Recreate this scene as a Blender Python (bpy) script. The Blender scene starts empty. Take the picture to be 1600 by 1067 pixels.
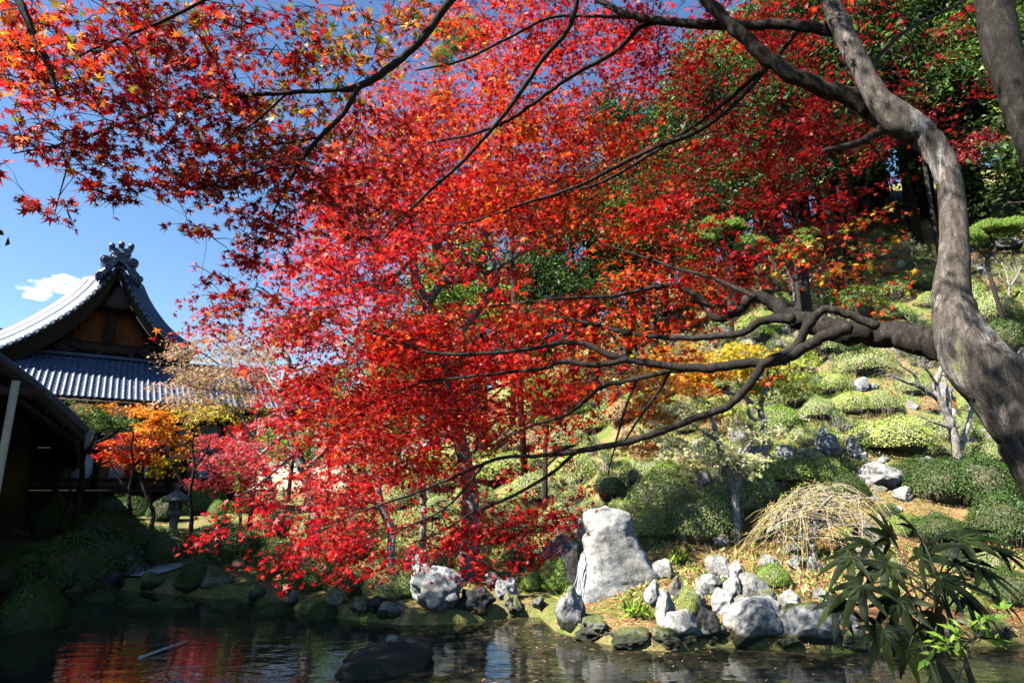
import bpy, math, numpy as np
from math import radians, sin, cos, pi

SC = bpy.context.scene
COL = SC.collection
# ------------------------------------------------------------------ camera, sky, sun, exposure
FPX = 978.0                                   # focal length in pixels of a 1600 wide frame
PITCH = radians(13.0)
CAM = np.array([0.0, 0.0, 2.2])
cam_d = bpy.data.cameras.new('camera'); cam = bpy.data.objects.new('camera', cam_d); COL.objects.link(cam)
cam.location = CAM; cam.rotation_euler = (pi/2 + PITCH, 0, 0)
cam_d.sensor_width = 36.0; cam_d.lens = FPX/1600*36; cam_d.clip_start = 0.05; cam_d.clip_end = 6000
SC.camera = cam
SUN_AZ, SUN_EL = radians(-117), radians(48)
W = bpy.data.worlds.new('World'); SC.world = W; W.use_nodes = True
wn = W.node_tree.nodes; wl = W.node_tree.links
sky = wn.new('ShaderNodeTexSky'); sky.sky_type = 'NISHITA'; sky.sun_disc = False
sky.sun_elevation = SUN_EL; sky.sun_rotation = SUN_AZ; sky.air_density = 1.0; sky.dust_density = 0.1; sky.ozone_density = 2.5
hs = wn.new('ShaderNodeHueSaturation'); hs.inputs['Saturation'].default_value = 1.12; wl.new(sky.outputs[0], hs.inputs['Color']); wl.new(hs.outputs[0], wn['Background'].inputs[0]); wn['Background'].inputs[1].default_value = 0.059
sd = bpy.data.lights.new('sun', 'SUN'); sd.energy = 5.0; sd.angle = radians(0.5); sd.color = (1.0, 0.95, 0.86)
sun = bpy.data.objects.new('sun', sd); COL.objects.link(sun)
SUNV = np.array([sin(SUN_AZ)*cos(SUN_EL), cos(SUN_AZ)*cos(SUN_EL), sin(SUN_EL)])
from mathutils import Vector, noise
sun.rotation_euler = Vector(SUNV).to_track_quat('Z', 'Y').to_euler()
SC.view_settings.view_transform = 'Standard'; SC.view_settings.look = 'None'
SC.view_settings.exposure = 1.95; SC.view_settings.gamma = 1
SC.cycles.max_bounces = 7; SC.cycles.diffuse_bounces = 0; SC.cycles.volume_bounces = 6; SC.cycles.glossy_bounces = 2
SC.cycles.transmission_bounces = 3; SC.cycles.transparent_max_bounces = 6
SC.cycles.use_denoising = True

# ------------------------------------------------------------------ helpers
def rng(s): return np.random.default_rng(s)
def ray(px, py):
    r, u = (px-800)/FPX, (533.5-py)/FPX
    return np.array([r, cos(PITCH) - u*sin(PITCH), sin(PITCH) + u*cos(PITCH)])
def P(px, py, Y):
    d = ray(px, py); return CAM + d*(Y/d[1])
def proj(p):
    v = np.asarray(p, float) - CAM
    f = v[..., 1]*cos(PITCH) + v[..., 2]*sin(PITCH); u = -v[..., 1]*sin(PITCH) + v[..., 2]*cos(PITCH)
    return 800 + FPX*v[..., 0]/f, 533.5 - FPX*u/f
def smooth(a, b, x):
    t = np.clip((x-a)/(b-a), 0, 1); return t*t*(3-2*t)
def inside(x, y, poly):
    c = np.zeros(np.shape(x), bool); n = len(poly)
    for i in range(n):
        x0, y0 = poly[i]; x1, y1 = poly[(i+1) % n]
        if y0 == y1: continue
        c ^= ((y0 > y) != (y1 > y)) & (x < (x1-x0)*(y-y0)/(y1-y0)+x0)
    return c
def sdf(x, y, poly, closed=True):                # negative inside
    d = np.full(np.shape(x), 1e9); n = len(poly)
    for i in range(n if closed else n-1):
        x0, y0 = poly[i]; x1, y1 = poly[(i+1) % n]
        dx, dy = x1-x0, y1-y0
        t = np.clip(((x-x0)*dx+(y-y0)*dy)/(dx*dx+dy*dy), 0, 1)
        d = np.minimum(d, np.hypot(x-x0-t*dx, y-y0-t*dy))
    return d
def water_pt(px, py):
    d = ray(px, py); t = -CAM[2]/d[2]; q = CAM + d*t; return (q[0], q[1])

SHORE_PX = [(-260,905),(0,905),(120,915),(250,925),(380,938),(470,955),(560,968),(640,975),(720,972),(800,962),(850,962),
            (875,985),(930,1000),(985,1012),(1050,1015),(1120,1008),(1200,1012),(1290,1018),(1400,1012),(1500,1008),(1640,1004)]
POND = [water_pt(*p) for p in SHORE_PX] + [(14, 8.2), (15, 5.5), (8, 4.6), (3, 4.4), (-3, 4.3), (-9, 4.6), (-13, 6), (-14, 9)]
FOOT = [(40, 6), (20, 9), (9, 11.2), (4, 12.6), (0.5, 15.0), (-1.5, 19), (-4, 25), (-8, 38), (-16, 60), (-30, 95)]
HILLP = FOOT + [(120, 120), (120, 0)]
def vnoise(x, y, s, seed=0):
    x = np.asarray(x, float)/s + seed*17.3; y = np.asarray(y, float)/s - seed*9.1
    xi, yi = np.floor(x), np.floor(y); xf, yf = x-xi, y-yi
    def h(a, b):
        v = np.sin(a*127.1 + b*311.7 + seed*74.7)*43758.5453; return v-np.floor(v)
    u, w = xf*xf*(3-2*xf), yf*yf*(3-2*yf)
    return (h(xi, yi)*(1-u)+h(xi+1, yi)*u)*(1-w) + (h(xi, yi+1)*(1-u)+h(xi+1, yi+1)*u)*w - 0.5
def H(x, y):
    x = np.asarray(x, float); y = np.asarray(y, float)
    s = sdf(x, y, POND); s = np.where(inside(x, y, POND), -s, s)
    z = -0.75 + 0.95*smooth(-0.6, 0.12, s) + 0.38*smooth(0.1, 2.4, s)
    z = z + 0.35*smooth(15, 28, y)
    d = sdf(x, y, FOOT, False); d = np.where(inside(x, y, HILLP), d, 0)
    m = 0.45 + 0.55*smooth(-16, 2, x)
    prof = 0.30*np.minimum(d, 3.2) + 0.80*np.clip(d-3.2, 0, 20) + 0.5*np.clip(d-23.2, 0, 60)
    z = z + prof*m
    am = smooth(0.2, 2.5, s)
    z = z + am*(0.16*vnoise(x, y, 1.7, 1) + 0.07*vnoise(x, y, 0.6, 2) + 0.8*vnoise(x, y, 6, 3)*smooth(2, 8, d))
    return z
def G(px, py, ymax=70):
    """where the line of sight through a pixel first meets the ground"""
    d = ray(px, py)
    ys = np.arange(4.0, ymax, 0.04); q = CAM[None] + d[None]*(ys/d[1])[:, None]
    hit = np.nonzero(q[:, 2] <= np.maximum(H(q[:, 0], q[:, 1]), 0.0))[0]
    return q[hit[0]] if len(hit) else q[-1]

class Geo:
    def __init__(s): s.v = []; s.f = {}; s.c = []; s.n = 0
    def add(s, V, F, C=None):
        V = np.asarray(V, float).reshape(-1, 3)
        Fs = F if isinstance(F, list) and len(F) and isinstance(F[0], np.ndarray) and F[0].ndim == 2 else [np.asarray(F, int)]
        for f in Fs:
            if len(f): s.f.setdefault(f.shape[1], []).append(f + s.n)
        s.v.append(V); s.n += len(V)
        if C is None: C = (1, 1, 1)
        C = np.asarray(C, float)
        s.c.append(np.broadcast_to(C, (len(V), 3)) if C.ndim == 1 else C)
        return s
def mk(name, g, mat, parent=None, smooth_=False, kind=None, label=None, cat=None, group=None):
    V = np.concatenate(g.v); C = np.concatenate(g.c)
    pp = parent
    while pp is not None: V = V - np.array(pp.location); pp = pp.parent
    me = bpy.data.meshes.new(name)
    fs = [np.concatenate(a) for a in g.f.values()]
    nl = sum(f.size for f in fs); npoly = sum(len(f) for f in fs)
    me.vertices.add(len(V)); me.vertices.foreach_set('co', V.astype(np.float32).ravel())
    me.loops.add(nl); me.loops.foreach_set('vertex_index', np.concatenate([f.ravel() for f in fs]).astype(np.int32))
    me.polygons.add(npoly)
    tot = np.concatenate([np.full(len(f), f.shape[1]) for f in fs])
    me.polygons.foreach_set('loop_start', (np.cumsum(tot)-tot).astype(np.int32))
    if smooth_: me.polygons.foreach_set('use_smooth', np.ones(npoly, bool))
    a = me.color_attributes.new('Col', 'FLOAT_COLOR', 'POINT')
    a.data.foreach_set('color', np.concatenate([C, np.ones((len(C), 1))], 1).astype(np.float32).ravel())
    me.update(calc_edges=True)
    if mat is not None: me.materials.append(mat)
    o = bpy.data.objects.new(name, me); COL.objects.link(o)
    if parent is not None: o.parent = parent
    tag(o, label, cat, group, kind)
    return o
def tag(o, label=None, cat=None, group=None, kind=None):
    if label: o['label'] = label
    if cat: o['category'] = cat
    if group: o['group'] = group
    if kind: o['kind'] = kind
def thing(name, label, cat, loc, group=None):
    o = bpy.data.objects.new(name, None); COL.objects.link(o); o.location = tuple(float(v) for v in loc)
    o.empty_display_size = 0.2
    tag(o, label, cat, group); return o
def dup(root, loc, rz=0.0, sc=(1, 1, 1), label=None):
    r = root.copy(); COL.objects.link(r); r.location = tuple(float(v) for v in loc); r.rotation_euler = (0, 0, rz); r.scale = sc
    if label: r['label'] = label
    for ch in root.children:
        c = ch.copy(); COL.objects.link(c); c.parent = r
    return r

# ---- swept tubes
def tube(g, pts, rad, seg=6, col=(1, 1, 1), cap=True):
    pts = np.asarray(pts, float); rad = np.broadcast_to(np.asarray(rad, float), (len(pts),))
    t = np.gradient(pts, axis=0); t /= np.linalg.norm(t, axis=1)[:, None] + 1e-9
    ref = np.array([0, 0, 1.0]) if abs(t[0, 2]) < 0.9 else np.array([1.0, 0, 0])
    a = np.cross(t, ref); a /= np.linalg.norm(a, axis=1)[:, None] + 1e-9
    for i in range(1, len(a)):
        v = a[i-1] - t[i]*np.dot(a[i-1], t[i]); l = np.linalg.norm(v)
        if l > 1e-6: a[i] = v/l
    b = np.cross(t, a); th = np.arange(seg)*2*pi/seg
    V = pts[:, None] + rad[:, None, None]*(np.cos(th)[None, :, None]*a[:, None] + np.sin(th)[None, :, None]*b[:, None])
    n = len(pts); i = np.arange(n-1)[:, None]*seg; j = np.arange(seg)[None]; k = (j+1) % seg
    F = np.stack([i+j, i+k, i+seg+k, i+seg+j], -1).reshape(-1, 4)
    F2 = np.array([[e*seg+(q if e else (q+1) % seg), e*seg+((q+1) % seg if e else q), n*seg+(1 if e else 0)] for e in (0, n-1) for q in range(seg)])
    V = V.reshape(-1, 3)
    g.add(np.concatenate([V, [pts[0]-t[0]*rad[0]*.35, pts[-1]+t[-1]*rad[-1]*.35]]), [F, F2], col if np.ndim(col) == 1 else np.concatenate([np.repeat(col, seg, 0), col[:1], col[-1:]]))
    return V
def crom(pts, k=6):
    p = np.asarray(pts, float); p = np.concatenate([[2*p[0]-p[1]], p, [2*p[-1]-p[-2]]]); out = []
    for i in range(1, len(p)-2):
        t = np.linspace(0, 1, k, endpoint=False)[:, None]
        a, b, c, d = p[i-1], p[i], p[i+1], p[i+2]
        out.append(0.5*((2*b) + (-a+c)*t + (2*a-5*b+4*c-d)*t**2 + (-a+3*b-3*c+d)*t**3))
    out.append(p[-2][None]); return np.concatenate(out)
def traced(g, pix, Y0, Y1, seg=8, k=5, wob=0.0, seed=0):
    """a branch whose course was measured off the photograph; the depth runs from Y0 to Y1"""
    pix = np.asarray(pix, float); n = len(pix)
    L = np.concatenate([[0], np.cumsum(np.hypot(*np.diff(pix[:, :2], axis=0).T))]); L /= L[-1]
    Y = Y0 + (Y1-Y0)*L
    pr = np.array([np.append(P(a, b, y), r/FPX*y*1.05) for (a, b, r), y in zip(pix, Y)])
    q = crom(pr, k); r = rng(seed)
    if wob: q[1:-1, :3] += r.normal(0, 1, (len(q)-2, 3))*q[1:-1, 3:]*wob
    tube(g, q[:, :3], np.maximum(q[:, 3], 0.0012), seg); return q
def box(g, c, s, ax=None, col=(1, 1, 1)):
    s = np.asarray(s)/2; v = np.array([[i, j, k] for i in (-1, 1) for j in (-1, 1) for k in (-1, 1)], float)*s
    if ax is not None: v = v @ np.asarray(ax)
    F = np.array([[0,1,3,2],[4,6,7,5],[0,4,5,1],[2,3,7,6],[0,2,6,4],[1,5,7,3]])
    g.add(v+np.asarray(c), F, col)

# ---- leaves
LOBE7 = ([-128, -88, -44, 0, 44, 88, 128], [.42, .74, .95, 1.0, .95, .74, .42], [-160, -108, -66, -22, 22, 66, 108, 160], [.12, .27, .3, .33, .33, .3, .27, .12])
LOBE5 = ([-105, -52, 0, 52, 105], [.66, .94, 1.0, .94, .66], [-150, -78, -26, 26, 78, 150], [.14, .3, .36, .36, .3, .14])
def star(g, Pn, N, T, size, col, spec=LOBE5, curl=0.18):
    ta, tr, va, vr = spec; m = len(ta); n = len(Pn)
    N = N/(np.linalg.norm(N, axis=1)[:, None]+1e-9); T = T - N*np.sum(T*N, 1)[:, None]; T /= np.linalg.norm(T, axis=1)[:, None]+1e-9
    B = np.cross(N, T)
    ang = np.radians(np.concatenate([[0], ta, va])); r = np.concatenate([[0], tr, vr])
    lx, ly = r*np.cos(ang), r*np.sin(ang); lz = -r*r
    size = np.broadcast_to(np.asarray(size, float), (n,))
    V = Pn[:, None] + size[:, None, None]*0.5*(lx[None, :, None]*T[:, None] + ly[None, :, None]*B[:, None] + (lz[None, :]*(np.abs(np.random.default_rng(n).normal(curl, .16, (n, 1)))))[..., None]*N[:, None])
    k = 2+2*m; q = np.array([[0, 1+m+i, 1+i, 2+m+i] for i in range(m)])
    F = (np.arange(n)[:, None, None]*k + q[None]).reshape(-1, 4)
    g.add(V.reshape(-1, 3), F, np.repeat(col, k, 0))
def rhomb(g, Pn, N, T, size, col, asp=0.5, fold=0.12):
    n = len(Pn); N = N/(np.linalg.norm(N, axis=1)[:, None]+1e-9); T = T - N*np.sum(T*N, 1)[:, None]; T /= np.linalg.norm(T, axis=1)[:, None]+1e-9
    B = np.cross(N, T); size = np.broadcast_to(np.asarray(size, float), (n,))[:, None]
    V = np.stack([Pn-T*size*.5, Pn+B*size*asp*.5+N*size*fold, Pn+T*size*.5, Pn-B*size*asp*.5+N*size*fold], 1)
    F = np.arange(n)[:, None]*4 + np.arange(4)[None]
    g.add(V.reshape(-1, 3), F, np.repeat(col, 4, 0))
PAL = {
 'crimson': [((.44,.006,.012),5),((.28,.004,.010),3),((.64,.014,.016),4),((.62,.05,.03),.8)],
 'scarlet': [((.62,.009,.011),7),((.78,.03,.014),6),((.32,.005,.010),4),((.76,.09,.015),2.2),((.78,.26,.02),.35),((.22,.004,.008),3)],
 'fire':    [((.64,.03,.010),5),((.76,.10,.012),5),((.42,.012,.010),3),((.80,.24,.02),1.8),((.75,.42,.03),.5),((.28,.008,.008),2)],
 'near':    [((.30,.010,.008),6),((.42,.02,.010),4),((.62,.07,.015),2),((.66,.20,.02),1.2),((.20,.18,.02),.8),((.20,.004,.010),6)],
 'nearg':   [((.40,.03,.012),4),((.26,.22,.02),3.5),((.12,.17,.015),2.5),((.62,.30,.02),1.6),((.66,.08,.012),3)],
 'shade_red':  [((.30,.006,.010),5),((.40,.010,.010),4),((.22,.004,.008),3),((.55,.03,.012),1)],  # reds lowered so the upper right shade sits in the leaf colour
 'bright':  [((.84,.06,.02),5),((.86,.20,.02),3),((.86,.44,.03),1.6),((.80,.03,.03),3)],
 'orange':  [((.86,.30,.02),5),((.86,.18,.015),4),((.86,.46,.03),3),((.80,.08,.02),1.5)],
 'gold':    [((.88,.56,.02),7),((.60,.50,.03),3),((.84,.36,.02),3),((.36,.42,.03),2)],
 'lime':    [((.40,.50,.05),4),((.30,.42,.05),4),((.55,.55,.10),2),((.50,.34,.12),1)],
 'pale':    [((.52,.60,.26),4),((.62,.58,.36),3),((.40,.52,.16),3),((.64,.42,.26),1)],
 'pink':    [((.66,.05,.08),4),((.52,.02,.04),3),((.70,.16,.14),2),((.50,.10,.06),1)],
 'dark':    [((.030,.060,.014),4),((.050,.090,.018),3),((.022,.042,.014),3),((.09,.13,.02),1)],
 'mid':     [((.08,.15,.025),4),((.12,.20,.03),3),((.05,.10,.02),2),((.20,.26,.05),1)],
 'leafy':   [((.13,.24,.03),4),((.22,.33,.04),3),((.08,.16,.02),2),((.34,.40,.06),1)],
 'clip':    [((.24,.34,.08),4),((.34,.42,.13),3),((.13,.21,.05),3),((.48,.46,.24),1.2),((.50,.32,.22),.8)],
 'clipl':   [((.30,.42,.07),4),((.42,.50,.12),3),((.18,.28,.05),2.5),((.50,.36,.18),1)],
 'clipd':   [((.03,.065,.012),4),((.05,.095,.02),3),((.09,.13,.03),1)],  # dark green, lowered further so the garden's shade is in the colour
 'rusty':   [((.40,.18,.08),4),((.52,.34,.16),2),((.34,.26,.10),2),((.6,.40,.12),1)],
 'yel':     [((.80,.56,.04),5),((.70,.62,.08),3),((.80,.40,.05),1)],
 'brown':   [((.46,.26,.15),4),((.50,.34,.20),3),((.60,.44,.12),1.6),((.44,.14,.08),1)],
 'needle':  [((.22,.36,.06),4),((.34,.48,.09),3),((.14,.26,.05),2)],
}
def pick(r, pal, n, jit=.14):
    cs = np.array([c for c, w in PAL[pal]]); w = np.array([w for c, w in PAL[pal]], float); w /= w.sum()
    c = cs[r.choice(len(cs), n, p=w)]
    return np.clip(c*np.exp(r.normal(0, jit, (n, 1)))*np.exp(r.normal(0, .05, (n, 3))), 0, .88)
def rdir(r, n):
    v = r.normal(0, 1, (n, 3)); return v/np.linalg.norm(v, axis=1)[:, None]
def spray(g, tw, r, c, R, n, size, pal, spec=LOBE5, up=.75, flat=.16, drift=None, tilt=None, root=None, tilt_amt=.25, kind='star', asp=.5):
    """one layered spray of leaves round c; thin twigs carry it"""
    c = np.asarray(c, float)
    ax = np.array([0, 0, 1.0]) + r.normal(0, tilt_amt, 3) if tilt is None else np.asarray(tilt, float)+r.normal(0, .12, 3)
    ax /= np.linalg.norm(ax); a = np.cross(ax, [0.3, 1, 0.1]); a /= np.linalg.norm(a); b = np.cross(ax, a)
    nt = max(3, int(n/9)); ta = r.uniform(0, 2*pi, nt); tl = R*(.55+.6*r.random(nt))
    which = r.integers(0, nt, n); s = r.random(n)**.6
    d = np.cos(ta)[:, None]*a + np.sin(ta)[:, None]*b
    base = c + (d*tl[:, None])[which]*s[:, None]
    base = base - np.array([0, 0, 1])*(R*.28*s**2)[:, None] + r.normal(0, 1, (n, 3))*np.array([.13, .13, flat*.55])*R
    if drift is not None: base = base + np.outer(r.random(n)**.8*R*1.1, drift)
    N = ax*up + r.normal(0, .55, (n, 3)); T = d[which] + r.normal(0, .5, (n, 3)) - np.array([0, 0, .35])
    sz = size*np.exp(r.normal(0, .2, n))
    col = pick(r, pal, n)
    if kind == 'star': star(g, base, N, T, sz, col, spec)
    else: rhomb(g, base, N, T, sz, col, asp)
    if tw is not None:
        for i in range(nt if nt < 8 else 8):
            e = c + d[i]*tl[i]*.9 - np.array([0, 0, R*.24]); m = (c+e)/2 + np.array([0, 0, R*.06])
            tube(tw, [c, m, e], [size*.030+.0012, size*.022+.001, .0008], 3)
def connect(tw, r, c, A, rad=.004, maxd=9.0, sag=.08):
    """a twig from a nearby branch or twig sample to the spray; returns its points as new anchors"""
    d = np.linalg.norm((A[:, :3]-c)*np.array([1, 1, 1.3]), axis=1); o = np.argpartition(d, min(6, len(d)-1))[:6]
    i = int(o[r.integers(0, len(o))]) if d[o].max() < 1.5*d[o].min()+.1 else int(np.argmin(d)); a = A[i, :3]
    L = np.linalg.norm(c-a)
    if L > maxd or L < 1e-3: return None
    m = a + (c-a)*.5 + r.normal(0, .09*L, 3) + np.array([0, 0, sag*L])
    k = max(4, min(9, int(L*5))); t = np.linspace(0, 1, k)[:, None]
    p = (1-t)**2*a + 2*t*(1-t)*m + t*t*c; p[1:-1] += r.normal(0, .02*L, (k-2, 3))
    ra = min(A[i, 3]*.8, rad*1.6); rr = np.linspace(max(ra, rad*.5), max(ra*.55, rad*.3), k)
    tube(tw, p, rr, 4)
    return np.concatenate([p[1:], rr[1:, None]], 1)
def carry(tw, r, centres, A, rad, maxd=9.0):
    """joins all spray centres to the branches, the nearest ones first, so that twigs fork off twigs"""
    Q = np.array(centres); A = np.asarray(A, float)
    d = np.array([np.linalg.norm(A[:, :3]-q, axis=1).min() for q in Q])
    for i in np.argsort(d):
        n = connect(tw, r, Q[i], A, rad, maxd)
        if n is not None: A = np.concatenate([A, n])

# ------------------------------------------------------------------ materials
def new_mat(name):
    m = bpy.data.materials.new(name); m.use_nodes = True; nt = m.node_tree; b = nt.nodes['Principled BSDF']
    return m, nt.nodes, nt.links, b
def nz(n, l, scale, detail=6, rough=.6, coord=None, dist=0.0):
    t = n.new('ShaderNodeTexNoise'); t.inputs['Scale'].default_value = scale; t.inputs['Detail'].default_value = detail
    t.inputs['Roughness'].default_value = rough; t.inputs['Distortion'].default_value = dist
    if coord is not None: l.new(coord, t.inputs['Vector'])
    return t
def ramp(n, l, src, stops):
    r = n.new('ShaderNodeValToRGB'); cr = r.color_ramp
    while len(cr.elements) < len(stops): cr.elements.new(.5)
    for e, (p, c) in zip(cr.elements, stops): e.position = p; e.color = (*c, 1) if len(c) == 3 else c
    l.new(src, r.inputs[0]); return r
def mixc(n, l, fac, a, b, mode='MIX'):
    m = n.new('ShaderNodeMix'); m.data_type = 'RGBA'; m.blend_type = mode
    if isinstance(fac, (int, float)): m.inputs[0].default_value = fac
    else: l.new(fac, m.inputs[0])
    for s, v in ((6, a), (7, b)):
        if isinstance(v, tuple): m.inputs[s].default_value = (*v, 1)
        else: l.new(v, m.inputs[s])
    return m.outputs[2]
def bump(n, l, src, b, strength=.5, dist=.02, prev=None):
    u = n.new('ShaderNodeBump'); u.inputs['Strength'].default_value = strength; u.inputs['Distance'].default_value = dist
    l.new(src, u.inputs['Height'])
    if prev is not None: l.new(prev, u.inputs['Normal'])
    l.new(u.outputs[0], b.inputs['Normal']); return u.outputs[0]
def geo_pos(n): return n.new('ShaderNodeNewGeometry').outputs['Position']
def obj_co(n): return n.new('ShaderNodeTexCoord').outputs['Object']
def leaf_mat(name, trans=.45, spec=.3, rough=.42, tint=None):
    m, n, l, b = new_mat(name)
    at = n.new('ShaderNodeAttribute'); at.attribute_name = 'Col'
    no = nz(n, l, 9, 2, coord=geo_pos(n)); hv = n.new('ShaderNodeHueSaturation'); l.new(at.outputs['Color'], hv.inputs['Color'])
    mr = n.new('ShaderNodeMapRange'); l.new(no.outputs[0], mr.inputs[0]); mr.inputs[3].default_value = .75; mr.inputs[4].default_value = 1.2
    l.new(mr.outputs[0], hv.inputs['Value'])
    c = hv.outputs[0]
    l.new(c, b.inputs['Base Color']); b.inputs['Roughness'].default_value = rough; b.inputs['Specular IOR Level'].default_value = spec
    t = n.new('ShaderNodeBsdfTranslucent'); l.new(c, t.inputs[0])
    mx = n.new('ShaderNodeMixShader'); mx.inputs[0].default_value = trans
    l.new(b.outputs[0], mx.inputs[1]); l.new(t.outputs[0], mx.inputs[2]); l.new(mx.outputs[0], n['Material Output'].inputs[0])
    return m
M = {}
M['maple'] = leaf_mat('maple_leaf', .44, .25, .45)
M['green'] = leaf_mat('green_leaf', .3, .16, .5)
M['shrub'] = leaf_mat('shrub_leaf', .22, .25, .5)
M['needle'] = leaf_mat('pine_needle', .3, .2, .5)
def bark(name, c0, c1, c2, lich=None, scale=14, stretch=(1, 1, .35), bs=.7, bd=.012):
    m, n, l, b = new_mat(name); g = geo_pos(n)
    mp = n.new('ShaderNodeMapping'); mp.inputs['Scale'].default_value = stretch; l.new(g, mp.inputs[0])
    a = nz(n, l, scale, 8, .7, mp.outputs[0], .6)
    r = ramp(n, l, a.outputs[0], [(.3, c0), (.52, c1), (.75, c2)]); out = r.outputs[0]
    big = nz(n, l, 5.0, 8, .8, mp.outputs[0], .3)
    if lich:
        rr = ramp(n, l, big.outputs[0], [(.54, (0, 0, 0)), (.64, (.8, .8, .8))]); out = mixc(n, l, rr.outputs[0], out, lich)
        y = nz(n, l, 3.1, 4, .6, mp.outputs[0]); ry = ramp(n, l, y.outputs[0], [(.66, (0, 0, 0)), (.72, (1, 1, 1))])
        out = mixc(n, l, ry.outputs[0], out, (.30, .30, .06))
    fi = nz(n, l, scale*3.2, 8, .75, mp.outputs[0], 1.2)
    out = mixc(n, l, .7, out, ramp(n, l, fi.outputs[0], [(.38, (.25, .24, .23)), (.52, (1, 1, 1)), (.7, (1.3, 1.3, 1.3))]).outputs[0], 'MULTIPLY')
    l.new(out, b.inputs['Base Color']); b.inputs['Roughness'].default_value = .85; b.inputs['Specular IOR Level'].default_value = .2
    p = bump(n, l, a.outputs[0], b, bs, bd); p = bump(n, l, fi.outputs[0], b, .7, bd*.4, p); bump(n, l, big.outputs[0], b, .5, .03, p)
    return m
M['bark'] = bark('maple_bark', (.03, .024, .02), (.10, .083, .07), (.26, .225, .195), (.44, .42, .39), 26, (1, 1, .28), 1.0, .018)
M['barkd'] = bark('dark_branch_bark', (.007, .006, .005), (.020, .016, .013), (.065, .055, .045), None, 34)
M['barkl'] = bark('pale_bark', (.12, .10, .09), (.28, .25, .22), (.48, .44, .40), None, 22)
M['barkm'] = bark('grey_bark', (.06, .05, .04), (.16, .135, .115), (.34, .30, .27), None, 12)
def rock_mat(name, c0, c1, c2, moss=0.0, scale=2.0):
    m, n, l, b = new_mat(name); g = geo_pos(n)
    a = nz(n, l, scale, 9, .68, g, .4); s = nz(n, l, scale*9, 6, .7, g)
    o = ramp(n, l, a.outputs[0], [(.30, c0), (.5, c1), (.68, c2)]).outputs[0]
    sp = ramp(n, l, s.outputs[0], [(.36, (.3, .3, .3)), (.52, (.9, .9, .9)), (.7, (1.25, 1.25, 1.25))]).outputs[0]
    o = mixc(n, l, .75, o, sp, 'MULTIPLY')
    v = n.new('ShaderNodeTexVoronoi'); v.feature = 'DISTANCE_TO_EDGE'; v.inputs['Scale'].default_value = scale*.9
    dm = mixc(n, l, .25, g, a.outputs['Color']); l.new(dm, v.inputs['Vector'])
    vr = ramp(n, l, v.outputs[0], [(0, (.35, .35, .35)), (.012, (1, 1, 1))]).outputs[0]
    o = mixc(n, l, .6, o, vr, 'MULTIPLY')
    if moss:
        ge = n.new('ShaderNodeNewGeometry'); sx = n.new('ShaderNodeSeparateXYZ'); l.new(ge.outputs['Normal'], sx.inputs[0])
        k = n.new('ShaderNodeMath'); k.operation = 'MULTIPLY_ADD'; l.new(sx.outputs[2], k.inputs[0]); k.inputs[1].default_value = .55; l.new(a.outputs[0], k.inputs[2])
        mr = ramp(n, l, k.outputs[0], [(.92-moss*.4, (0, 0, 0)), (1.16-moss*.4, (.9, .9, .9))]).outputs[0]
        o = mixc(n, l, mr, o, (.075, .085, .018))
    gz = n.new('ShaderNodeSeparateXYZ'); l.new(g, gz.inputs[0]); wz = n.new('ShaderNodeMath'); wz.operation = 'MULTIPLY_ADD'; l.new(a.outputs[0], wz.inputs[0]); wz.inputs[1].default_value = -.35; l.new(gz.outputs[2], wz.inputs[2])
    o = mixc(n, l, ramp(n, l, wz.outputs[0], [(0, (1, 1, 1)), (.06, (0, 0, 0))]).outputs[0], o, (.03, .032, .02))
    st = nz(n, l, scale*.5, 5, .7, g, 1.5); o = mixc(n, l, .55, o, ramp(n, l, st.outputs[0], [(.38, (.50, .46, .36)), (.5, (1, 1, 1)), (.62, (.8, .9, 1))]).outputs[0], 'MULTIPLY')
    l.new(o, b.inputs['Base Color']); b.inputs['Roughness'].default_value = .88; b.inputs['Specular IOR Level'].default_value = .25
    p = bump(n, l, a.outputs[0], b, .7, .12); bump(n, l, s.outputs[0], b, .6, .015, p)
    return m
M['rock'] = rock_mat('grey_rock', (.09, .088, .085), (.22, .215, .21), (.40, .39, .38), .35, 1.6)
M['rockp'] = rock_mat('pale_rock', (.11, .115, .12), (.27, .27, .262), (.47, .45, .41), 0, 1.3)
M['rockm'] = rock_mat('mossy_rock', (.10, .10, .09), (.22, .21, .19), (.38, .36, .33), 1.0, 2.2)
M['rockd'] = rock_mat('wet_shaded_rock', (.012, .012, .014), (.03, .03, .03), (.07, .07, .07), 0, 2.0)  # wet ledge stone; on left and flat boulders the darkness stands in for shade
def plain(name, c, rough=.7, var=.25, scale=3, spec=.3, bs=.2):
    m, n, l, b = new_mat(name); a = nz(n, l, scale, 7, .65, geo_pos(n))
    lo = tuple(v*(1-var) for v in c); hi = tuple(min(1, v*(1+var)) for v in c)
    l.new(ramp(n, l, a.outputs[0], [(.3, lo), (.7, hi)]).outputs[0], b.inputs['Base Color'])
    b.inputs['Roughness'].default_value = rough; b.inputs['Specular IOR Level'].default_value = spec
    bump(n, l, a.outputs[0], b, bs, .01); return m
def attr_mat(name, rough=.7, spec=.3):
    m, n, l, b = new_mat(name); at = n.new('ShaderNodeAttribute'); at.attribute_name = 'Col'
    a = nz(n, l, 12, 5, .65, geo_pos(n)); r = ramp(n, l, a.outputs[0], [(.3, (.7, .7, .7)), (.7, (1.15, 1.15, 1.15))])
    l.new(mixc(n, l, 1.0, at.outputs['Color'], r.outputs[0], 'MULTIPLY'), b.inputs['Base Color'])
    b.inputs['Roughness'].default_value = rough; b.inputs['Specular IOR Level'].default_value = spec; return m
M['core'] = plain('shrub_core_twigs', (.10, .085, .05), .9, .5, 30)
M['twig'] = plain('pale_twig', (.42, .37, .32), .85, .3, 20)
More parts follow.
